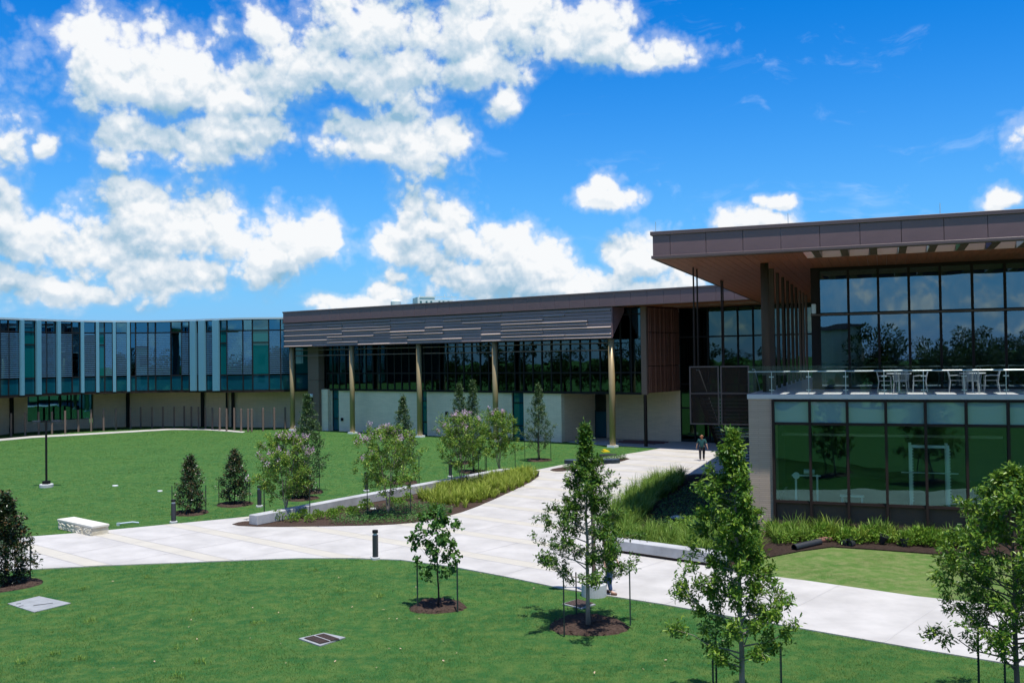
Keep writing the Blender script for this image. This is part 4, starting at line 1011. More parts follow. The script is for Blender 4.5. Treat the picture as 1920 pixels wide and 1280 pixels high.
# magnolias
def magnolia(px, pyb, top, wl_, wr, label, seed, n=4200, ls=.115):
    x, y = gp(px, pyb); sc = y/F; hz = 672-.0137*(px-960); H = EYE-(top-hz)*sc; a, c = wl_*sc, wr*sc
    tree('magnolia_shrub', label, (x, y), [(.12, a*.6, c*.6), (.35, a*.95, c*.95), (H*.4, a, c), (H*.6, a*.75, c*.78), (H*.82, a*.42, c*.5), (H, .06, .06)], .03, 'oval', ls, n, magm, bark_d, seed, 'dark magnolia shrubs', cat='shrub', tilt=.55, nbr=64, ntwig=5, zstart=.1, clump=.6)
    ring(x, y, max(a, c)*1.15, seed); return x, y
x, y = magnolia(357, 962, 857, 29, 28, 'cone-shaped magnolia with brown-tinged leaves behind the stone bench', 61)
stake(0, 1.25, 0, 'green stake left of the magnolia nearest the stone bench', (x-.85, y+.1)); stake(0, 1.25, 0, 'green stake right of the magnolia nearest the stone bench', (x+.7, y+.05))
x, y = magnolia(440, 946, 845, 28, 28, 'cone-shaped magnolia left of the leftmost crape myrtle', 62)
stake(0, 1.2, 0, 'green stake left of the second magnolia', (x-.75, y)); stake(0, 1.2, 0, 'green stake right of the second magnolia', (x+.7, y+.1))
x, y = magnolia(566, 935, 866, 26, 26, 'rounded magnolia half hidden behind the leftmost crape myrtle', 63)
x, y = magnolia(8, 1097, 928, 52, 48, 'large dark magnolia cut off by the left edge of the view', 64, 7500, .12)
stake(57, 1006, 1086, 'tall green stake right of the large magnolia at the left edge')

# bed planting --------------------------------------------------------------
def scatter(poly, n, seed):
    rs = np.random.RandomState(seed); xs = [p[0] for p in poly]; ys = [p[1] for p in poly]
    o = np.zeros((0, 2))
    while len(o) < n:
        q = np.stack([rs.uniform(min(xs), max(xs), n*3), rs.uniform(min(ys), max(ys), n*3)], 1); o = np.concatenate([o, q[in_poly(q[:, 0], q[:, 1], poly)]])
    return o[:n]
def straps(pts, n_each, h, w, m, seed, spread=.5, name='strap_grass'):
    """arching strap leaves, four segments each, rising in tufts from the points"""
    rs = np.random.RandomState(seed); N = len(pts)*n_each; base = np.repeat(pts, n_each, 0)+rs.normal(0, .04, (N, 2))
    az_ = rs.uniform(0, 6.283, N); tuf = np.repeat(rs.uniform(.55, 1.3, len(pts)), n_each); L = h*rs.uniform(.55, 1.15, N)*tuf; lean_ = rs.uniform(.1, 1.15, N)*spread; W = w*rs.uniform(.7, 1.2, N)
    dx, dy = np.cos(az_), np.sin(az_); V = np.zeros((N, 9, 3)); ts = (0, .35, .65, .87, 1.0); wf = (.8, 1, .85, .5)
    for i, t in enumerate(ts):
        r = L*lean_*(t**1.8); z = L*(t-.42*lean_*t**2.6)
        cx, cy_, = base[:, 0]+dx*r, base[:, 1]+dy*r
        if i < 4:
            V[:, 2*i] = np.stack([cx-dy*W*wf[i]/2, cy_+dx*W*wf[i]/2, z+.03], 1); V[:, 2*i+1] = np.stack([cx+dy*W*wf[i]/2, cy_-dx*W*wf[i]/2, z+.03], 1)
        else: V[:, 8] = np.stack([cx, cy_, z+.03], 1)
    faces = [(0, 1, 3, 2), (2, 3, 5, 4), (4, 5, 7, 6), (6, 7, 8)]
    loops = np.array([i for f in faces for i in f]); tot = np.array([4, 4, 4, 3])
    me = bpy.data.meshes.new(name); me.vertices.add(N*9); me.vertices.foreach_set('co', V.reshape(-1).astype(np.float32))
    idx = (np.arange(N)[:, None]*9+loops[None]).reshape(-1); me.loops.add(len(idx)); me.loops.foreach_set('vertex_index', idx.astype(np.int32))
    lt = np.tile(tot, N); me.polygons.add(len(lt)); me.polygons.foreach_set('loop_start', np.concatenate([[0], np.cumsum(lt)[:-1]]).astype(np.int32)); me.polygons.foreach_set('loop_total', lt.astype(np.int32))
    me.materials.append(m); me.update(calc_edges=True); return me
def stuff(name, me, parent=None):
    o = ob(name, me, parent); o['kind'] = 'stuff'; return o
Z8 = lambda L: GP([(400+a/3.097, 700+b/3.097) for a, b in L])
stuff('strap_grass', straps(scatter(Z8([(1180, 735), (1300, 690), (1500, 648), (1700, 600), (1850, 580), (1885, 606), (1750, 682), (1600, 742), (1450, 788), (1260, 772)]), 420, 1), 34, .62, .022, lilym, 1, .75))
def cover(poly, n, m, seed, hgt, ls, name='ground_cover', shape='oval'):
    q = scatter(poly, n, seed); rs = np.random.RandomState(seed+9)
    lump = .55+.45*np.sin(q[:, 0]*5.1+2*np.sin(q[:, 1]*2.3))*np.sin(q[:, 1]*4.3+q[:, 0]*1.7)
    z = .05+rs.uniform(.1, 1, n)*hgt*(.55+.45*lump); P_ = np.stack([q[:, 0], q[:, 1], z], 1)
    d = rs.normal(0, 1, (n, 3)); d[:, 2] = np.abs(d[:, 2])*.4; nn = rs.normal(0, .5, (n, 3)); nn[:, 2] = 1
    return stuff(name, leaf_mesh(name, P_, d, nn, ls*rs.uniform(.7, 1.3, n), shape, m))
cover(Z8([(665, 885), (700, 852), (850, 832), (900, 805), (1050, 775), (1200, 770), (1400, 795), (1350, 842), (1200, 872), (900, 888)]), 5200, covm, 3, .28, .075)
cover(smooth_poly(GP([(1052, 881), (1070, 877), (1120, 867), (1168, 859.5), (1180, 862), (1110, 874.5), (1062, 882)]), 1), 3200, covm, 4, .42, .085)
# small separate shrubs in the planter
rnd = random.Random(8)
SH = [(370, 862), (465, 868), (560, 868), (600, 838), (625, 852), (685, 838), (700, 850), (735, 815), (795, 822), (812, 836), (860, 800), (890, 790), (525, 845), (1040, 770), (1085, 775), (1130, 745)]
def shrub_mesh(seed, r, n, ls, m, shape='small'):
    rs = np.random.RandomState(seed); a = rs.uniform(0, 6.283, n); q = np.sqrt(rs.uniform(0, 1, n)); z = rs.uniform(.02, 1, n)
    w = np.sqrt(1-(z*.9)**2); lob = 1+.25*np.sin(3*a+seed)
    P_ = np.stack([np.cos(a)*q*w*r*lob, np.sin(a)*q*w*r*lob, z*r*1.25+.03], 1); d = P_.copy()+rs.normal(0, r*.5, (n, 3)); d[:, 2] += r*.4
    return leaf_mesh('shrub', P_, d, rs.normal(0, .6, (n, 3))+np.array([0, 0, 1]), ls*rs.uniform(.7, 1.3, n), shape, m)
shm = [shrub_mesh(k, .26, 260, .085, shrm) for k in range(3)]
desc = ['small bright green shrub beside the stone block end', 'second small green shrub along the near edge of the mulch', 'third small green shrub along the near edge of the mulch', 'small green shrub halfway along the bare mulch', 'low green shrub touching its neighbour halfway along the mulch',
        'small shrub just left of the ground cover', 'tiny shrub at the ground cover tip', 'small shrub near the seat wall, left of the white lid', 'small shrub by the left corner of the ground cover', 'small shrub behind the ground cover corner', 'small shrub left of the second myrtle stems, by the wall', 'small shrub right of the white lid', 'small shrub close under the leftmost myrtle', 'small shrub right of the second myrtle stems', 'small shrub behind the second myrtle stake', 'small shrub before the strap grass at the wall']
for i, (a_, b_) in enumerate(SH):
    q = gp(400+a_/3.097, 700+b_/3.097); o = ob('small_shrub', shm[i % 3], None, (*q, .05), (0, 0, rnd.uniform(0, 6))); s_ = rnd.uniform(.8, 1.25); o.scale = (s_, s_, s_*.9)
    tag(o, desc[i], 'shrub', 'small shrubs in the mulched planter')
# sedge slope beside the path and in front of the pier
stuff('sedge_grass', straps(scatter(GP([(1133, 1003), (1150, 962), (1182, 936), (1212, 918), (1238, 905), (1284, 899), (1276, 915), (1232, 945), (1205, 980), (1190, 1003)]), 330, 5), 30, .92, .02, sedgem, 5, .85, 'sedge_grass'))
stuff('sedge_grass', straps(scatter(GP([(1132, 1012), (1190, 1000), (1290, 1002), (1345, 1008), (1420, 1020), (1430, 1040), (1355, 1058), (1240, 1040)]), 380, 6), 30, .66, .018, sedgem, 6, .8, 'sedge_grass'))
cover(GP([(1240, 1000), (1300, 985), (1340, 980), (1420, 1000), (1430, 1015), (1330, 1006)]), 3200, shrm, 7, .6, .1, 'low_foliage', 'oval')
cover(GP([(1215, 985), (1240, 948), (1290, 915), (1350, 905), (1390, 960), (1330, 978), (1240, 992)]), 4500, covm, 8, .34, .085, 'low_foliage', 'oval')
# clumps along the glass wall
rnd = random.Random(12)
places = ['at the foot of the stone pier', 'right of the stone pier', 'before the first lower window, left half', 'before the first lower window, by its right mullion', 'behind the black drain pipe', 'behind the short brown pipe', 'left of the tipped black pots', 'behind the tipped black pots', 'between the pots and the tall clump', 'taller, left of the leaning black pot', 'growing from the leaning black pot', 'right of the leaning black pot', 'growing by the upright black pot', 'at the left end of the leafy shrubs']
for i, pl in enumerate(places):
    px = 1452+i*18.5+rnd.uniform(-4, 4); py = 1001+i*1.6+rnd.uniform(-5, 6); q = gp(px, py); h_ = .95 if i in (2, 3, 6, 9) else rnd.uniform(.6, .8)
    me = straps(np.array([[0, 0]])+np.zeros((3, 2)), 16, h_, .03, sedgem if i % 3 else lilym, 100+i, .6, 'strap_plant')
    tag(ob('strap_leaf_plant', me, None, (*q, .02)), 'strap-leaved plant %s' % pl, 'plant', 'strap-leaved plants before the glass wall')
places = ['under the pier corner', 'before the first window', 'beside the brown pipe', 'behind the tipped pots', 'left of the leaning pot', 'right of the upright pot', 'first in the leafy row right of the pots', 'second in the leafy row right of the pots', 'third in the leafy row right of the pots', 'fourth in the leafy row right of the pots', 'last in the leafy row, behind the broad oak']
shm2 = [shrub_mesh(20+k, .36, 330, .10, shrm, 'oval') for k in range(3)]
for i, pl in enumerate(places):
    px = (1445, 1478, 1545, 1590, 1628, 1700, 1722, 1748, 1775, 1800, 1826)[i]; q = gp(px, 1009+(px-1445)*.055+rnd.uniform(-4, 4)); o = ob('leafy_shrub', shm2[i % 3], None, (*q, .03), (0, 0, rnd.uniform(0, 6))); s_ = rnd.uniform(.85, 1.3); o.scale = (s_, s_, s_)
    tag(o, 'light green leafy shrub %s' % pl, 'shrub', 'leafy shrubs before the glass wall')

stuff('sedge_grass', straps(scatter(GP([(1440, 1004), (1560, 1005), (1700, 1010), (1840, 1018), (1840, 1030), (1700, 1022), (1580, 1014), (1450, 1022)]), 170, 16), 22, .7, .02, sedgem, 17, .75, 'sedge_grass'))
cover(GP([(1450, 1012), (1560, 1010), (1840, 1024), (1840, 1033), (1560, 1019), (1460, 1026)]), 2600, shrm, 18, .5, .085, 'low_foliage', 'oval')
# lawn blades, thick near the viewer, thinning with distance
def blades(name, poly, n, m, seed, hgt, w, holes=(), ymax=60):
    rs = np.random.RandomState(seed); out = np.zeros((0, 2)); 
    while len(out) < n:
        k = n*2; yy = 13.5+(ymax-13.5)*rs.uniform(0, 1, k)**2.0; xx = rs.uniform(-.62, .62, k)*yy
        q = np.stack([xx, yy], 1); ok = in_poly(xx, yy, poly) if poly else np.ones(k, bool)
        for h in holes: ok &= ~in_poly(xx, yy, h)
        out = np.concatenate([out, q[ok]])
    out = out[:n]; a = rs.uniform(0, 6.283, n); pat = .8+.35*np.sin(out[:, 0]*1.7+np.sin(out[:, 1]*1.1)*2)*np.sin(out[:, 1]*1.3+out[:, 0]*.4)
    H = hgt*rs.uniform(.5, 1.2, n)*pat; W = w*(1+np.maximum(out[:, 1]-20, 0)*.03); ln = rs.normal(0, .5, (n, 2))*H[:, None]
    V = np.zeros((n, 3, 3)); c, s = np.cos(a)*W/2, np.sin(a)*W/2
    V[:, 0] = np.stack([out[:, 0]-c, out[:, 1]-s, np.zeros(n)], 1); V[:, 1] = np.stack([out[:, 0]+c, out[:, 1]+s, np.zeros(n)], 1); V[:, 2] = np.stack([out[:, 0]+ln[:, 0], out[:, 1]+ln[:, 1], H], 1)
    me = bpy.data.meshes.new(name); me.vertices.add(3*n); me.vertices.foreach_set('co', V.reshape(-1).astype(np.float32))
    me.loops.add(3*n); me.loops.foreach_set('vertex_index', np.arange(3*n, dtype=np.int32)); me.polygons.add(n); me.polygons.foreach_set('loop_start', np.arange(0, 3*n, 3, dtype=np.int32)); me.polygons.foreach_set('loop_total', np.full(n, 3, np.int32))
    me.materials.append(m); me.update(calc_edges=True); return stuff(name, me)
HOLES = [PATH, BED3, LAWN2, [gp(14, 1132), gp(73, 1118), gp(133, 1131), gp(64, 1148)], [gp(560, 1198), gp(607, 1187.5), gp(648, 1196), gp(600, 1212)], [gp(1054, 1133), gp(1082, 1124), gp(1117, 1134), gp(1090, 1142)]]
for (px, py, r) in ((1103, 1172, .9), (1396, 1330, .85), (1908, 1345, .85), (821, 1137, .7), (8, 1097, 1.4)):
    c_ = gp(px, py); HOLES.append([(c_[0]+r*math.cos(k*.5236), c_[1]+r*math.sin(k*.5236)) for k in range(12)])
blades('grass', None, 760000, bladem, 1, .05, .009, HOLES, 108)
blades('grass', LAWN2, 60000, blade2m, 2, .045, .009, (), 40)
# coarse pale tufts and dropped leaves in the front lawn
rs = np.random.RandomState(31)
tp = np.array([gp(px, py) for px, py in ((105, 1228), (150, 1238), (170, 1166), (40, 1245), (330, 1216), (378, 1242), (338, 1271), (160, 1105), (370, 1148), (590, 1070), (275, 1085), (480, 1170), (640, 1110), (710, 1120))])
stuff('grass_tuft', straps(np.repeat(tp, 9, 0)+rs.normal(0, .09, (len(tp)*9, 2)), 5, .12, .012, sedgem, 33, 1.0, 'grass_tuft'))
lp_ = np.array([gp(px, py) for px, py in zip(rs.uniform(150, 1500, 60), rs.uniform(1075, 1275, 60)) if not in_poly(np.array([gp(px, py)[0]]), np.array([gp(px, py)[1]]), PATH)[0]])
n_ = len(lp_); stuff('fallen_leaves', leaf_mesh('fallen_leaves', np.concatenate([lp_, np.full((n_, 1), .05)], 1), rs.normal(0, 1, (n_, 3))*np.array([1, 1, .2]), np.tile([0, 0, 1.], (n_, 1))+rs.normal(0, .3, (n_, 3)), rs.uniform(.04, .09, n_), 'oval', mat('dry_leaf', (.42, .30, .19), .8)))

# ------------------------------------------------------------------ objects
# seat walls
def seat_wall(name, label, A, B, w, h, toe, m, ends=None):
    A, B = Vector(A), Vector(B); d = B-A; L = d.length; rz = math.atan2(d.y, d.x); t = thing(name, label, 'wall', (A.x, A.y, 0), rz)
    nseg = max(1, int(L/3.0)); 
    bx('toe', t, .05, L-.05, .06, w-.06, 0, toe, bronze_d)  # dark colour paints in the shade under the overhanging blocks
    for k in range(nseg): bx('block', t, k*L/nseg+.004, (k+1)*L/nseg-.004, 0, w, toe+.001, h, m, .015)
    return t
concw = mat('smooth_concrete', (.44, .44, .435), .8, 0, .3, .3, 1.4, bump=.25, bscale=18)
A, B = gp(482, 987), gp(957, 893)
seat_wall('seat_wall', 'long grey concrete seat wall between lawn and crape myrtles', (A[0], A[1]), (B[0], B[1]), .5, .46, .06, concw)
A, B = gp(1134, 1034), gp(1352, 1066)
seat_wall('seat_wall', 'low concrete seat wall with shadowed toe before the sedge bed', A, B, .52, .46, .12, concw)
kb = GP([(1126, 990), (1153, 947), (1182, 929), (1212, 912), (1237, 900), (1262, 895), (1291, 891), (1322, 889)]); kb = [Vector(p) for p in chaikin(kb, 2)]
o = strip_wall('edging_kerb', kb, -.02, .16, .0, .10, concw, None, Vector((0, 0))); tag(o, 'curving concrete kerb along the sedge slope beside the path', 'kerb')
# limestone bench
A, B_, C_ = gp(109, 991.4), gp(173, 1006), gp(208, 1003.3); d = Vector(B_)-Vector(A); L = d.length; rz = math.atan2(d.y, d.x)
bn = thing('stone_bench', 'rough cream limestone bench block on the path edge', 'bench', (A[0], A[1], 0), rz)
rnd = random.Random(3); nblk = 4
for k in range(nblk):
    bm = bmesh.new(); bmesh.ops.create_cube(bm, size=1.0); bmesh.ops.subdivide_edges(bm, edges=bm.edges[:], cuts=7, use_grid_fill=True)
    x0, x1 = k*L/nblk+.012, (k+1)*L/nblk-.012
    for v in bm.verts:
        e = v.co; p = Vector(((e.x+.5)*(x1-x0)+x0, (e.y+.5)*.66, (e.z+.5)*.33)); edge = min(.5-abs(e.z), .5-abs(e.x)) < .02
        if abs(e.y) > .49 or (abs(e.x) > .49 and k in (0, nblk-1)):
            j = rnd.uniform(.0, .055)*(0.1 if edge else 1); p += Vector((math.copysign(j, e.x) if abs(e.x) > .49 and k in (0, nblk-1) else 0, math.copysign(j, e.y) if abs(e.y) > .49 else 0, 0))
        v.co = p
    me = bpy.data.meshes.new('bench_stone'); bm.to_mesh(me); bm.free(); me.materials.append(bench_m); ob('stone', me, bn)
b_ = bx('seat_slab', bn, -.03, L+.03, -.03, .69, .332, .42, mat('dressed_limestone', (.60, .57, .49), .85, 0, .2, .12, 3, bump=.3), .012)
# bollard lights
def bollard_proto(label):
    t = thing('bollard_light', label, 'bollard', (0, 0, 0), 0, 'black bollard lights along the path')
    b = MB(); b.lathe([(.16, 0), (.16, .07), (.14, .085)], conc, 24); b.build('footing', t)
    b = MB(); b.lathe([(.1, .085), (.1, .83)], graph, 24); b.build('post', t)
    b = MB(); b.lathe([(.072, .83), (.072, .90)], offw, 20); b.build('light_lens', t)
    b = MB(); b.lathe([(.1, .90), (.1, .985), (.092, 1.0), (.03, 1.005)], black, 24); b.build('cap', t)
    return t
def copy_tree(o, parent=None):
    c = o.copy(); COL.objects.link(c)
    if parent: c.parent = parent
    for ch in list(o.children): copy_tree(ch, c)
    return c
bp0 = None
for (px, py, lb) in ((704, 1048, 'black bollard light at the lawn edge left of the redbud'), (325.5, 980, 'black bollard light before the magnolia nearest the stone bench'), (486.5, 950, 'black bollard light behind the left end of the seat wall'), (687, 921, 'black bollard light on the far lawn behind the seat wall middle'), (844.6, 894, 'black bollard light behind the third crape myrtle'), (1092.8, 855, 'black bollard light far off beyond the wide oak top')):
    o = bollard_proto(lb) if bp0 is None else copy_tree(bp0)
    bp0 = bp0 or o; o['label'] = lb; o.location = (*gp(px, py), 0)
# path lamps
def lamp(px, py, H, label, heads, big=False):
    t = thing('path_lamp', label, 'lamp', (*gp(px, py), 0), 0, 'black twin-arm path lamps')
    b = MB(); b.lathe([(.36, 0), (.36, .16 if not big else .34), (.34, .18 if not big else .36)], conc, 28); b.build('footing', t)
    z0 = .18 if not big else .36
    b = MB(); b.box(-.16, .16, -.16, .16, z0, z0+.18, black); b.build('base_cover', t)
    b = MB(); b.tube([(0, 0, z0+.18), (0, 0, H)], .06, taupe if big else black, 10); b.build('pole', t)
    for (x0, x1) in heads:
        b = MB(); b.box(min(0.065*math.copysign(1, x1), x0), max(.065*math.copysign(1, x1), x0), -.03, .03, H-.1, H-.04, black); a = b.build('arm', t)
        b = MB(); n = 12; xs = [x0+(x1-x0)*(.5+.5*math.cos(math.pi*2*k/n)) for k in range(n)]; ys = [.17*math.sin(math.pi*2*k/n) for k in range(n)]
        b.prism(list(zip(xs, ys)), H-.13, H-.02, graph); b.build('lamp_head', a)
    return t
lamp(87, 913, 3.72, 'black path lamp with two flat arms standing on the far lawn', ((-.3, -.78), (.3, .85)))
lamp(1114, 1116, 3.9, 'path lamp with round concrete foot hidden behind the wide low oak', ((-.3, -.8), (.3, .8)), True)
# covers and grates
def quad_obj(name, label, cat, pts, z, h, m):
    b = MB(); c = Vector((sum(p[0] for p in pts)/4, sum(p[1] for p in pts)/4)); b.prism([(p[0]-c.x, p[1]-c.y) for p in pts], -.02, h, m)
    o = b.build(name, None, (c.x, c.y, z)); tag(o, label, cat); return o, c
P4 = [gp(14, 1132), gp(73, 1118), gp(133, 1131), gp(64, 1148)]
o, c = quad_obj('utility_cover', 'pale concrete utility cover flush in the left front lawn', 'cover', P4, 0, .02, coverm)
ax = (Vector(P4[1])-Vector(P4[0])).normalized(); rz = math.atan2(ax.y, ax.x)
for (dx, dy, w_) in ((.2, -.1, .5), (-.55, .0, .12), (-.35, -.25, .12)):
    s_ = bx('slot', o, -w_/2, w_/2, -.025, .025, .02, .024, black); s_.location = (dx, dy, .0225); s_.rotation_euler = (0, 0, .55)
P4 = [gp(560, 1198), gp(607, 1187.5), gp(648, 1196), gp(600, 1212)]
o, c = quad_obj('drain_grate', 'rusty storm drain grate in a concrete frame on the front lawn', 'drain', P4, 0, .03, coverm)
e1 = Vector(P4[1])-Vector(P4[0]); e2 = Vector(P4[3])-Vector(P4[0]); r0 = Vector(P4[0])-c
rust = mat('rusty_iron', (.11, .075, .06), .8, .2, .3, .4, 20)
pit_ = MB(); pit_.prism([tuple(r0+e1*a+e2*b_) for a, b_ in ((.1, .12), (.9, .12), (.9, .88), (.1, .88))], .031, .034, innerd); pit_.build('pit', o)  # dark sheet painted as the shade below the bars, no real hole
for half in (0, 1):
    for k in range(11):
        a = .12+half*.4+k*.034; b = MB(); b.prism([tuple(r0+e1*p+e2*q) for p, q in ((a, .14), (a+.016, .14), (a+.016, .86), (a, .86))], .035, .055, rust); b.build('bar', o)
b = MB(); b.prism([tuple(r0+e1*p+e2*q) for p, q in ((.49, .12), (.515, .12), (.515, .88), (.49, .88))], .035, .056, conc); b.build('divider', o)
P4 = [gp(1054, 1133), gp(1082, 1124), gp(1117, 1134), gp(1090, 1142)]
o, c = quad_obj('drain_grate', 'dark drain grate in the grass behind the wide low oak', 'drain', P4, 0, .03, coverm)
e1 = Vector(P4[1])-Vector(P4[0]); e2 = Vector(P4[3])-Vector(P4[0]); r0 = Vector(P4[0])-c
for k in range(16):
    a = .08+k*.054; b = MB(); b.prism([tuple(r0+e1*p+e2*q) for p, q in ((a, .08), (a+.036, .08), (a+.036, .92), (a, .92))], .031, .05, rust); b.build('bar', o)
for i, (px, py, r, lb) in enumerate(((216, 911, .16, 'small round white valve lid in the far lawn, nearer the lamp'), (300, 921, .13, 'small round white valve lid in the far lawn, nearer the magnolias'), (676, 953, .16, 'white valve lid lying on the mulch by the seat wall'), (700, 956, .16, 'pale lilac valve lid on the mulch beside the ground cover'), (1270, 972, .3, 'pale lid lying in the shaded planting bed'))):
    b = MB(); b.lathe([(r, -.02), (r, .04), (r*.9, .055), (.02, .06)], offw, 20); tag(b.build('valve_lid', None, (*gp(px, py), .045 if px > 600 else 0)), lb, 'lid')
b = MB(); q = gp(222, 985); b.tube([(0, 0, .08), (.5, .25, .1), (.75, .3, .06)], .035, alu, 8); b.box(-.06, .06, -.06, .06, 0, .12, alu); tag(b.build('standpipe', None, (*q, 0)), 'short bent grey pipe on the grass behind the stone bench', 'pipe')
# pipes and pots by the glass wall
def pipe(px0, py0, px1, py1, r, m, label, name):
    a, c_ = Vector(gp(px0, py0)), Vector(gp(px1, py1)); d = c_-a; L = d.length; n, b = 18, MB(); rings = int(L/.06)
    pts, rr = [], []
    for k in range(rings*2+1): pts.append((L*k/(rings*2), 0, 0)); rr.append(r*(1.0 if k % 2 else .93))
    b.tube(pts, rr, m, n, False); b.tube(pts[::-1], [q*.86 for q in rr], m, n, False)
    V = len(b.v)//2; last = (rings*2)*n
    for k in range(n): b.f.append([k, V+last+((-k) % n), V+last+((-(k+1)) % n), (k+1) % n]) if False else None
    o = b.build(name, None, (a.x, a.y, r), math.atan2(d.y, d.x)); tag(o, label, 'pipe'); return o
pipe(1489, 1033, 1537, 1022, .125, plast, 'black corrugated drain pipe lying at the lawn corner', 'drain_pipe')
pipe(1531, 1019, 1557, 1016, .11, clay, 'short brown pipe piece behind the black drain pipe', 'drain_pipe')
def pot(px, py, label, rot):
    b = MB(); b.lathe([(.10, 0), (.14, .26), (.15, .26), (.15, .29), (.13, .29), (.12, .2), (.02, .2)], plast, 20); o = b.build('plant_pot', None, (*gp(px, py), .1 if rot else .03)); o.rotation_euler = rot or (0, 0, 0); tag(o, label, 'pot', 'empty black nursery pots')
pot(1578, 1022, 'empty black nursery pot tipped on its side, left of another', (1.45, 0, .6)); pot(1593, 1021, 'empty black nursery pot tipped beside the others', (1.5, 0, 2.4)); pot(1600, 1024, 'small black pot lying at the mulch edge', (1.5, .1, -.9))
pot(1653, 1022, 'black nursery pot leaning under a strap plant', (.35, .25, 0)); pot(1696, 1026, 'upright black nursery pot at the mulch edge', None)
pot(1007, 893, 'black pot at the tip of the yellow strap grass', None)
# bundle of steel lengths on the floor of the recess
t = thing('steel_bundle', 'bundle of long red-brown steel lengths lying on the paving by the stone wall', 'bundle', (*gp(1215, 832), .03), TM+.12); rnd = random.Random(9)
for k in range(9):
    L = rnd.uniform(2.2, 3.6); x0 = rnd.uniform(-2.6, -1.2); y0 = rnd.uniform(-.6, .6); z0 = .002+.1*(k//5); bx('steel_length', t, x0, x0+L, y0, y0+.12, z0, z0+.095, redpipe)
b = MB(); b.box(-.35, .2, -.2, .2, 0, .06, yellow); b.box(-.2, .1, -.14, .14, .062, .13, yellow); b.box(-.28, -.05, -.1, .1, .132, .2, yellow); tag(b.build('folded_tarpaulin', None, (*gp(1137, 847), .0), .3), 'yellow folded sheet at the foot of the nearest champagne column', 'sheet')
b = MB(); b.prism([(-.5, -.3), (.6, -.35), (.75, .1), (.2, .4), (-.45, .25)], 0, .14, graph); tag(b.build('rubber_mat', None, (*gp(1137, 856), .03), .2), 'dark folded mat beside the small island bed', 'mat')

# terrace chairs and tables
def chair_proto():
    t = thing('terrace_chair', '', 'chair', (0, 0, 0), 0, 'pale metal chairs on the terrace')
    b = MB()
    for k in range(7): b.box(-.2+k*.06, -.16+k*.06, -.2, .22, .44, .455, chairm)
    b.box(-.23, .23, -.24, -.205, .435, .46, chairm); b.box(-.23, .23, .222, .25, .435, .46, chairm); b.build('seat', t)
    b = MB()
    for k in range(6): b.tube([(-.17+k*.068, .235, .46), (-.17+k*.068, .27, .65), (-.17+k*.068, .31, .83)], .016, chairm, 5)
    b.tube([(-.21, .225, .46), (-.21, .265, .66), (-.2, .31, .85), (.2, .31, .85), (.21, .265, .66), (.21, .225, .46)], .018, chairm, 6); b.build('backrest', t)
    for sx in (-1, 1):
        for yy, y1 in ((-.2, -.24), (.22, .28)):
            b = MB(); b.tube([(sx*.21, yy, .44), (sx*.24, y1, 0)], [.018, .014], chairm, 6); b.build('leg', t)
        b = MB(); b.tube([(sx*.22, -.21, .45), (sx*.24, -.2, .62), (sx*.245, .0, .645), (sx*.235, .26, .63)], .016, chairm, 6); b.build('armrest', t)
    return t
cp = None
def put_chair(px, v, rz, label):
    global cp
    o = chair_proto() if cp is None else copy_tree(cp); cp = cp or o; o['label'] = label
    o.location = (*Rw(pu(px, v, OR, TR), v), SZ); o.rotation_euler = (0, 0, TR+rz)
for i, (g0, nm_) in enumerate(((1686, 'left'), (1820, 'right'))):
    tv = 1.95; tu = pu(g0+(2 if i else -2), tv, OR, TR)
    t = thing('terrace_table', 'round pale table of the %s group on the terrace' % nm_, 'table', (*Rw(tu, tv), SZ), TR, 'round tables on the terrace')
    b = MB(); b.lathe([(.44, .70), (.45, .71), (.45, .73), (.44, .74)], offw, 32); b.build('tabletop', t)
    b = MB(); b.lathe([(.24, 0), (.24, .015), (.035, .03), (.03, .70)], offw, 16); b.build('pedestal', t)
    put_chair(g0-28, tv+.1, math.pi/2, 'chair seen from the side at the left of the %s terrace table' % nm_)
    put_chair(g0, 1.1, math.pi, 'chair with its back to the railing at the %s terrace table' % nm_)
    put_chair(g0+36, tv+.05, -math.pi/2, 'chair seen from the side at the right of the %s terrace table' % nm_)
    put_chair(g0+4, 2.85, 0, 'chair beyond the table, facing the railing, in the %s terrace group' % nm_)

# gym frames behind the lower glass
t = thing('squat_rack', 'tall pale steel training rack behind the lower glass', 'rack', (*Rw(pu(1737, 0.45, OR, TR), 0.3), 1.1), TR)
for x in (-.62, .62):
    bx('upright', t, x-.05, x+.05, -.05, .05, 0, 2.35, teal_p); bx('upright', t, x-.05, x+.05, .9, 1.0, 0, 2.35, teal_p); bx('foot_beam', t, x-.05, x+.05, .052, .898, 0, .1, teal_p)
    for k in range(18): bx('peg', t, x+.052, x+.09, -.02, .02, .3+k*.11, .34+k*.11, teal_p)
bx('top_beam', t, -.56, .56, -.05, .05, 2.25, 2.35, teal_p)
b = MB(); b.tube([(-.95, -.07, 1.35), (.95, -.07, 1.35)], .018, teal_p, 8); b.build('bar', t)
t = thing('bench_press', 'pale weight bench frame behind the leftmost lower window', 'exercise bench', (*Rw(pu(1508, .45, OR, TR), .4), 1.1), TR)
for x in (-.4, .38): bx('upright', t, x-.035, x+.035, -.035, .035, 0, 1.15, teal_p)
b = MB(); b.tube([(-.55, 0, 1.1), (.5, 0, 1.1)], .03, teal_p, 8); b.build('bar', t)
b = MB(); b.tube([(-.1, 0, 1.25), (.28, 0, 1.25)], .09, teal_p, 12); b.build('roll_pad', t)
b = MB(); b.tube([(-.38, -.06, 1.1), (-.38, -.1, 1.1)], .13, teal_p, 14); b.build('plate', t)
t = thing('weight_stool', 'low pale exercise stool behind the second lower window', 'exercise stool', (*Rw(pu(1592, .5, OR, TR), .45), 1.1), TR)
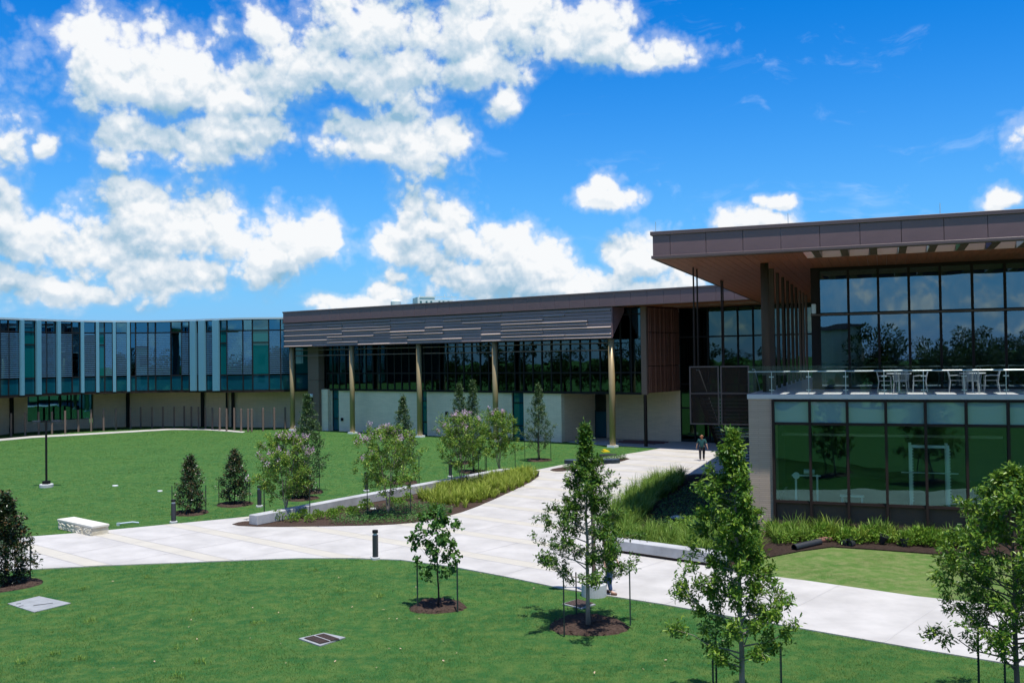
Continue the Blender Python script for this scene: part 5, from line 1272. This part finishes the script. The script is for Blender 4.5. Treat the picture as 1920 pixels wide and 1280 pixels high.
for x in (-.35, .35): bx('leg', t, x-.03, x+.03, -.03, .03, 0, .36, teal_p)
bx('seat', t, -.42, .42, -.15, .15, .362, .42, teal_p)

# far city beyond the roof
far = thing('far_tower', 'white apartment tower with green windows far beyond the roof', 'building', (*[c*300/ray(811, 560).y for c in ray(811, 560)[:2]], 0), .3)
for i, (x0, x1, z1) in enumerate(((-5.6, -.2, 26.3), (-.198, 5.6, 25.4))): bx('wall', far, x0, x1, -4, 4, 0, z1, farw)
bx('roof_rail', far, -5, 7, -4.2, -4.1, 26.31, 26.45, farw)
for k, x in enumerate((-4.9, -3.1, -1.6, 1.0, 2.3, 3.9)):
    for z in (20.6, 23.6): bx('window', far, x, x+.6, -4.06, -4.001, z, z+1.5, farg)
for x in (-5, 0, 3, 5.4): bx('roof_mast', far, x, x+.12, -3.5, -3.38, 26.1, 27.2, farw)
d = ray(742, 566); b = MB(); b.lathe([(1.6, 0), (1.6, 25.3), (1.3, 25.7), (.2, 26.0)], farw, 20); tag(b.build('water_tank', None, (d.x*300/d.y, 300, 0)), 'pale round tank just showing over the roof left of the tower', 'tank')

# what stands behind the viewer and shows in the glass: a pale block and a belt of trees
bk = thing('pale_block', 'pale two-storey block mirrored in the upper terrace windows', 'building', (-42, -62, 0), .25)
bx('wall', bk, -17, 17, 0, 12, 0, 10.5, stone_w); bx('roof', bk, -17.4, 17.4, -.4, 12.4, 10.51, 11.0, bronze_l)
for k in range(9):
    for z in (1.5, 6.2): window(bk, (-15+k*3.5+1.6, 12.14, z), math.pi, 1.6, 2.6, g_mid, black)
bgt = None; rnd = random.Random(77)
def bg_tree():
    rs = np.random.RandomState(5); n = 5200; t = thing('shade_tree', '', 'tree', (0, 0, 0), 0, 'dark trees mirrored in the glass')
    cs = rs.normal(0, 1, (34, 3))*np.array([2.4, 2.4, 1.6])+np.array([0, 0, 4.3]); rad = rs.uniform(.8, 1.6, 34); k = rs.randint(0, 34, n); d = rs.normal(0, 1, (n, 3)); d /= np.linalg.norm(d, axis=1, keepdims=True)
    P_ = cs[k]+d*(rad[k]*rs.uniform(.7, 1.05, n))[:, None]; P_[:, 2] = np.maximum(P_[:, 2], .3+rs.uniform(0, .4, n))
    ob('crown', leaf_mesh('crown', P_, d+rs.normal(0, .6, (n, 3)), d+np.array([0, 0, .6]), rs.uniform(.28, .5, n), 'oval', bgm), t)
    b = MB(); b.tube([(0, 0, -.1), (.1, 0, 2.5), (0, .1, 6)], [.3, .22, .08], bark, 8); b.build('trunk', t); return t
spots = [(-22+4.6*k+rnd.uniform(-1.5, 1.5), -70+rnd.uniform(-9, 6)) for k in range(14)]+[(-40+4.1*k+rnd.uniform(-1.5, 1.5), -60+rnd.uniform(-4, 4)) for k in range(4, 15)]+[(-75-rnd.uniform(0, 14), 8+7.5*k) for k in range(9)]+[(-62+rnd.uniform(-4, 4), -20+rnd.uniform(-5, 5)), (-70, -35)]
for i, (x, y) in enumerate(spots):
    o = bg_tree() if bgt is None else copy_tree(bgt); bgt = bgt or o; o['label'] = 'dark shade tree behind the viewer, seen only mirrored in the windows'
    o.location = (x, y, 0); o.rotation_euler = (0, 0, rnd.uniform(0, 6)); s_ = rnd.uniform(.85, 1.25); o.scale = (s_, s_, s_)

# ------------------------------------------------------------------ people
def skin_body(name, chains, m, parent, sub=2):
    """chains of (point, radius); a chain may begin on an earlier point by its key"""
    vs, rad, ed, key = [], [], [], {}
    for ch in chains:
        prev = None
        for it in ch:
            if isinstance(it, str): prev = key[it]; continue
            p, r = it[0], it[1]; vs.append(p); rad.append(r); i = len(vs)-1
            if len(it) > 2: key[it[2]] = i
            if prev is not None: ed.append((prev, i))
            prev = i
    me = bpy.data.meshes.new(name); me.from_pydata(vs, ed, []); me.materials.append(m); o = ob(name, me, parent)
    md = o.modifiers.new('Skin', 'SKIN'); md.use_smooth_shade = True
    for i, sv in enumerate(me.skin_vertices[0].data if me.skin_vertices else []): sv.radius = (rad[i], rad[i]); sv.use_root = (i == 0)
    if not me.skin_vertices:
        bm = bmesh.new(); bm.from_mesh(me); ly = bm.verts.layers.skin.verify()
        for i, v in enumerate(bm.verts): r_ = rad[i]; v[ly].radius = r_ if isinstance(r_, tuple) else (r_, r_); v[ly].use_root = (i == 0)
        bm.to_mesh(me); bm.free()
    sd = o.modifiers.new('Subdivision', 'SUBSURF'); sd.levels = sub; sd.render_levels = sub
    return o
def person(label, loc, rz, top_m, leg_m, shoe_m, hair_m, H=1.68, hair_long=True, stride=.16):
    t = thing('person', label, 'person', (*loc, .03), rz); s = H/1.70
    def S_(p): return tuple(c*s for c in p)
    hand = []
    body = [[(S_((0, 0, .95)), .10*s, 'pel'), (S_((0, .01, 1.12)), .095*s), (S_((0, .015, 1.28)), .11*s, 'ch'), (S_((0, .0, 1.42)), .085*s, 'nk'), (S_((0, -.005, 1.49)), .05*s), (S_((0, -.02, 1.57)), .085*s), (S_((0, -.02, 1.65)), .085*s), (S_((0, -.015, 1.70)), .045*s)]]
    for sx, sw in ((-1, stride), (1, -stride)):
        body.append(['pel', (S_((sx*.09, 0, .88)), .092*s), (S_((sx*.095, -sw*.55, .5)), .06*s), (S_((sx*.09, -sw*.2-(.12 if sw < 0 else 0)*-1, .30)), .055*s), (S_((sx*.09, -sw+.05, .09)), .038*s), (S_((sx*.10, -sw-.05, .05)), .036*s), (S_((sx*.10, -sw-.12, .035)), .03*s)])
        wr = (sx*.31, sw*.8-.05, .86)
        body.append(['ch', (S_((sx*.17, .0, 1.37)), .058*s), (S_((sx*.25, sw*.35, 1.13)), .042*s), (S_((sx*.30, sw*.75-.04, .90)), .030*s), (S_(wr), .026*s, 'w%d' % sx), (S_((wr[0]+sx*.01, wr[1]-.015, .80)), .03*s, 'p%d' % sx)])
        for j, (dx, ln) in enumerate(((-.028, .07), (-.009, .085), (.010, .08), (.028, .06))):
            body.append(['p%d' % sx, (S_((wr[0]+sx*.012, wr[1]-.015+dx, .775)), .0095*s), (S_((wr[0]+sx*.005, wr[1]-.02+dx, .775-ln*.55)), .0085*s), (S_((wr[0]-sx*.008, wr[1]-.022+dx, .775-ln)), .007*s)])
        body.append(['w%d' % sx, (S_((wr[0]-sx*.015, wr[1]-.045, .82)), .011*s), (S_((wr[0]-sx*.02, wr[1]-.06, .785)), .009*s)])
    skin_body('body', body, skin, t)
    sh = [[(S_((0, 0, .84)), .125*s, 'z'), (S_((0, 0, .92)), .15*s, 'a'), (S_((0, .01, 1.10)), .135*s), (S_((0, .015, 1.28)), .150*s, 'ch'), (S_((0, .0, 1.42)), .095*s), (S_((0, 0, 1.445)), .07*s)]]
    for sx, sw in ((-1, stride), (1, -stride)): sh.append(['ch', (S_((sx*.17, .0, 1.37)), .075*s), (S_((sx*.235, sw*.3, 1.18)), .062*s), (S_((sx*.245, sw*.35, 1.14)), .06*s)])
    skin_body('shirt', sh, top_m, t)
    tr = [[(S_((0, 0, .96)), .125*s, 'pel'), (S_((0, 0, 1.0)), .125*s)]]
    for sx, sw in ((-1, stride), (1, -stride)): tr.append(['pel', (S_((sx*.095, 0, .86)), .105*s), (S_((sx*.095, -sw*.55, .5)), .075*s), (S_((sx*.09, -sw*.2-(.12 if sw < 0 else 0)*-1, .30)), .068*s), (S_((sx*.09, -sw+.05, .11)), .058*s)])
    skin_body('trousers', tr, leg_m, t)
    for sx, sw in ((-1, stride), (1, -stride)): skin_body('shoe', [[(S_((sx*.095, -sw+.06, .045)), .045*s), (S_((sx*.10, -sw-.04, .045)), .046*s), (S_((sx*.102, -sw-.13, .035)), .036*s)]], shoe_m, t, 1)
    hr = [[(S_((0, .02, 1.69)), .075*s), (S_((0, .045, 1.62)), .092*s), (S_((0, .06, 1.54)), .07*s)]]
    if hair_long: hr[0] += [(S_((0, .08, 1.46)), .05*s), (S_((0, .085, 1.38)), .03*s)]
    skin_body('hair', hr, hair_m, t)
    f = MB(); f.tube([S_((0, -.10, 1.60)), S_((0, -.125, 1.565)), S_((0, -.10, 1.56))], [.008, .016, .010], skin, 6); f.build('nose', t)
    for sx in (-1, 1):
        f = MB(); f.lathe([(.002, -.009), (.010, -.004), (.010, .004), (.002, .009)], blackcl, 8); f.build('eye', t, S_((sx*.033, -.098, 1.60)))
        f = MB(); f.tube([S_((sx*.083, 0, 1.62)), S_((sx*.094, .01, 1.60)), S_((sx*.085, .0, 1.565))], [.008, .012, .007], skin, 6); f.build('ear', t)
    f = MB(); f.box(-.025, .025, -.004, .004, -.004, .004, redpipe); f.build('mouth', t, S_((0, -.098, 1.53)))
    return t
person('person in teal T-shirt and black trousers walking away across the plaza', gp(1316.5, 864), math.pi-.25, tealcl, blackcl, shoe_w, hairm, 1.66).scale = (1.18, 1.1, 1)
person('person in high-visibility vest and blue jeans half hidden behind the wide low oak', gp(1143, 1115), 1.2, hiviz, denim, shoe, bark_d, 1.75, False, .12)
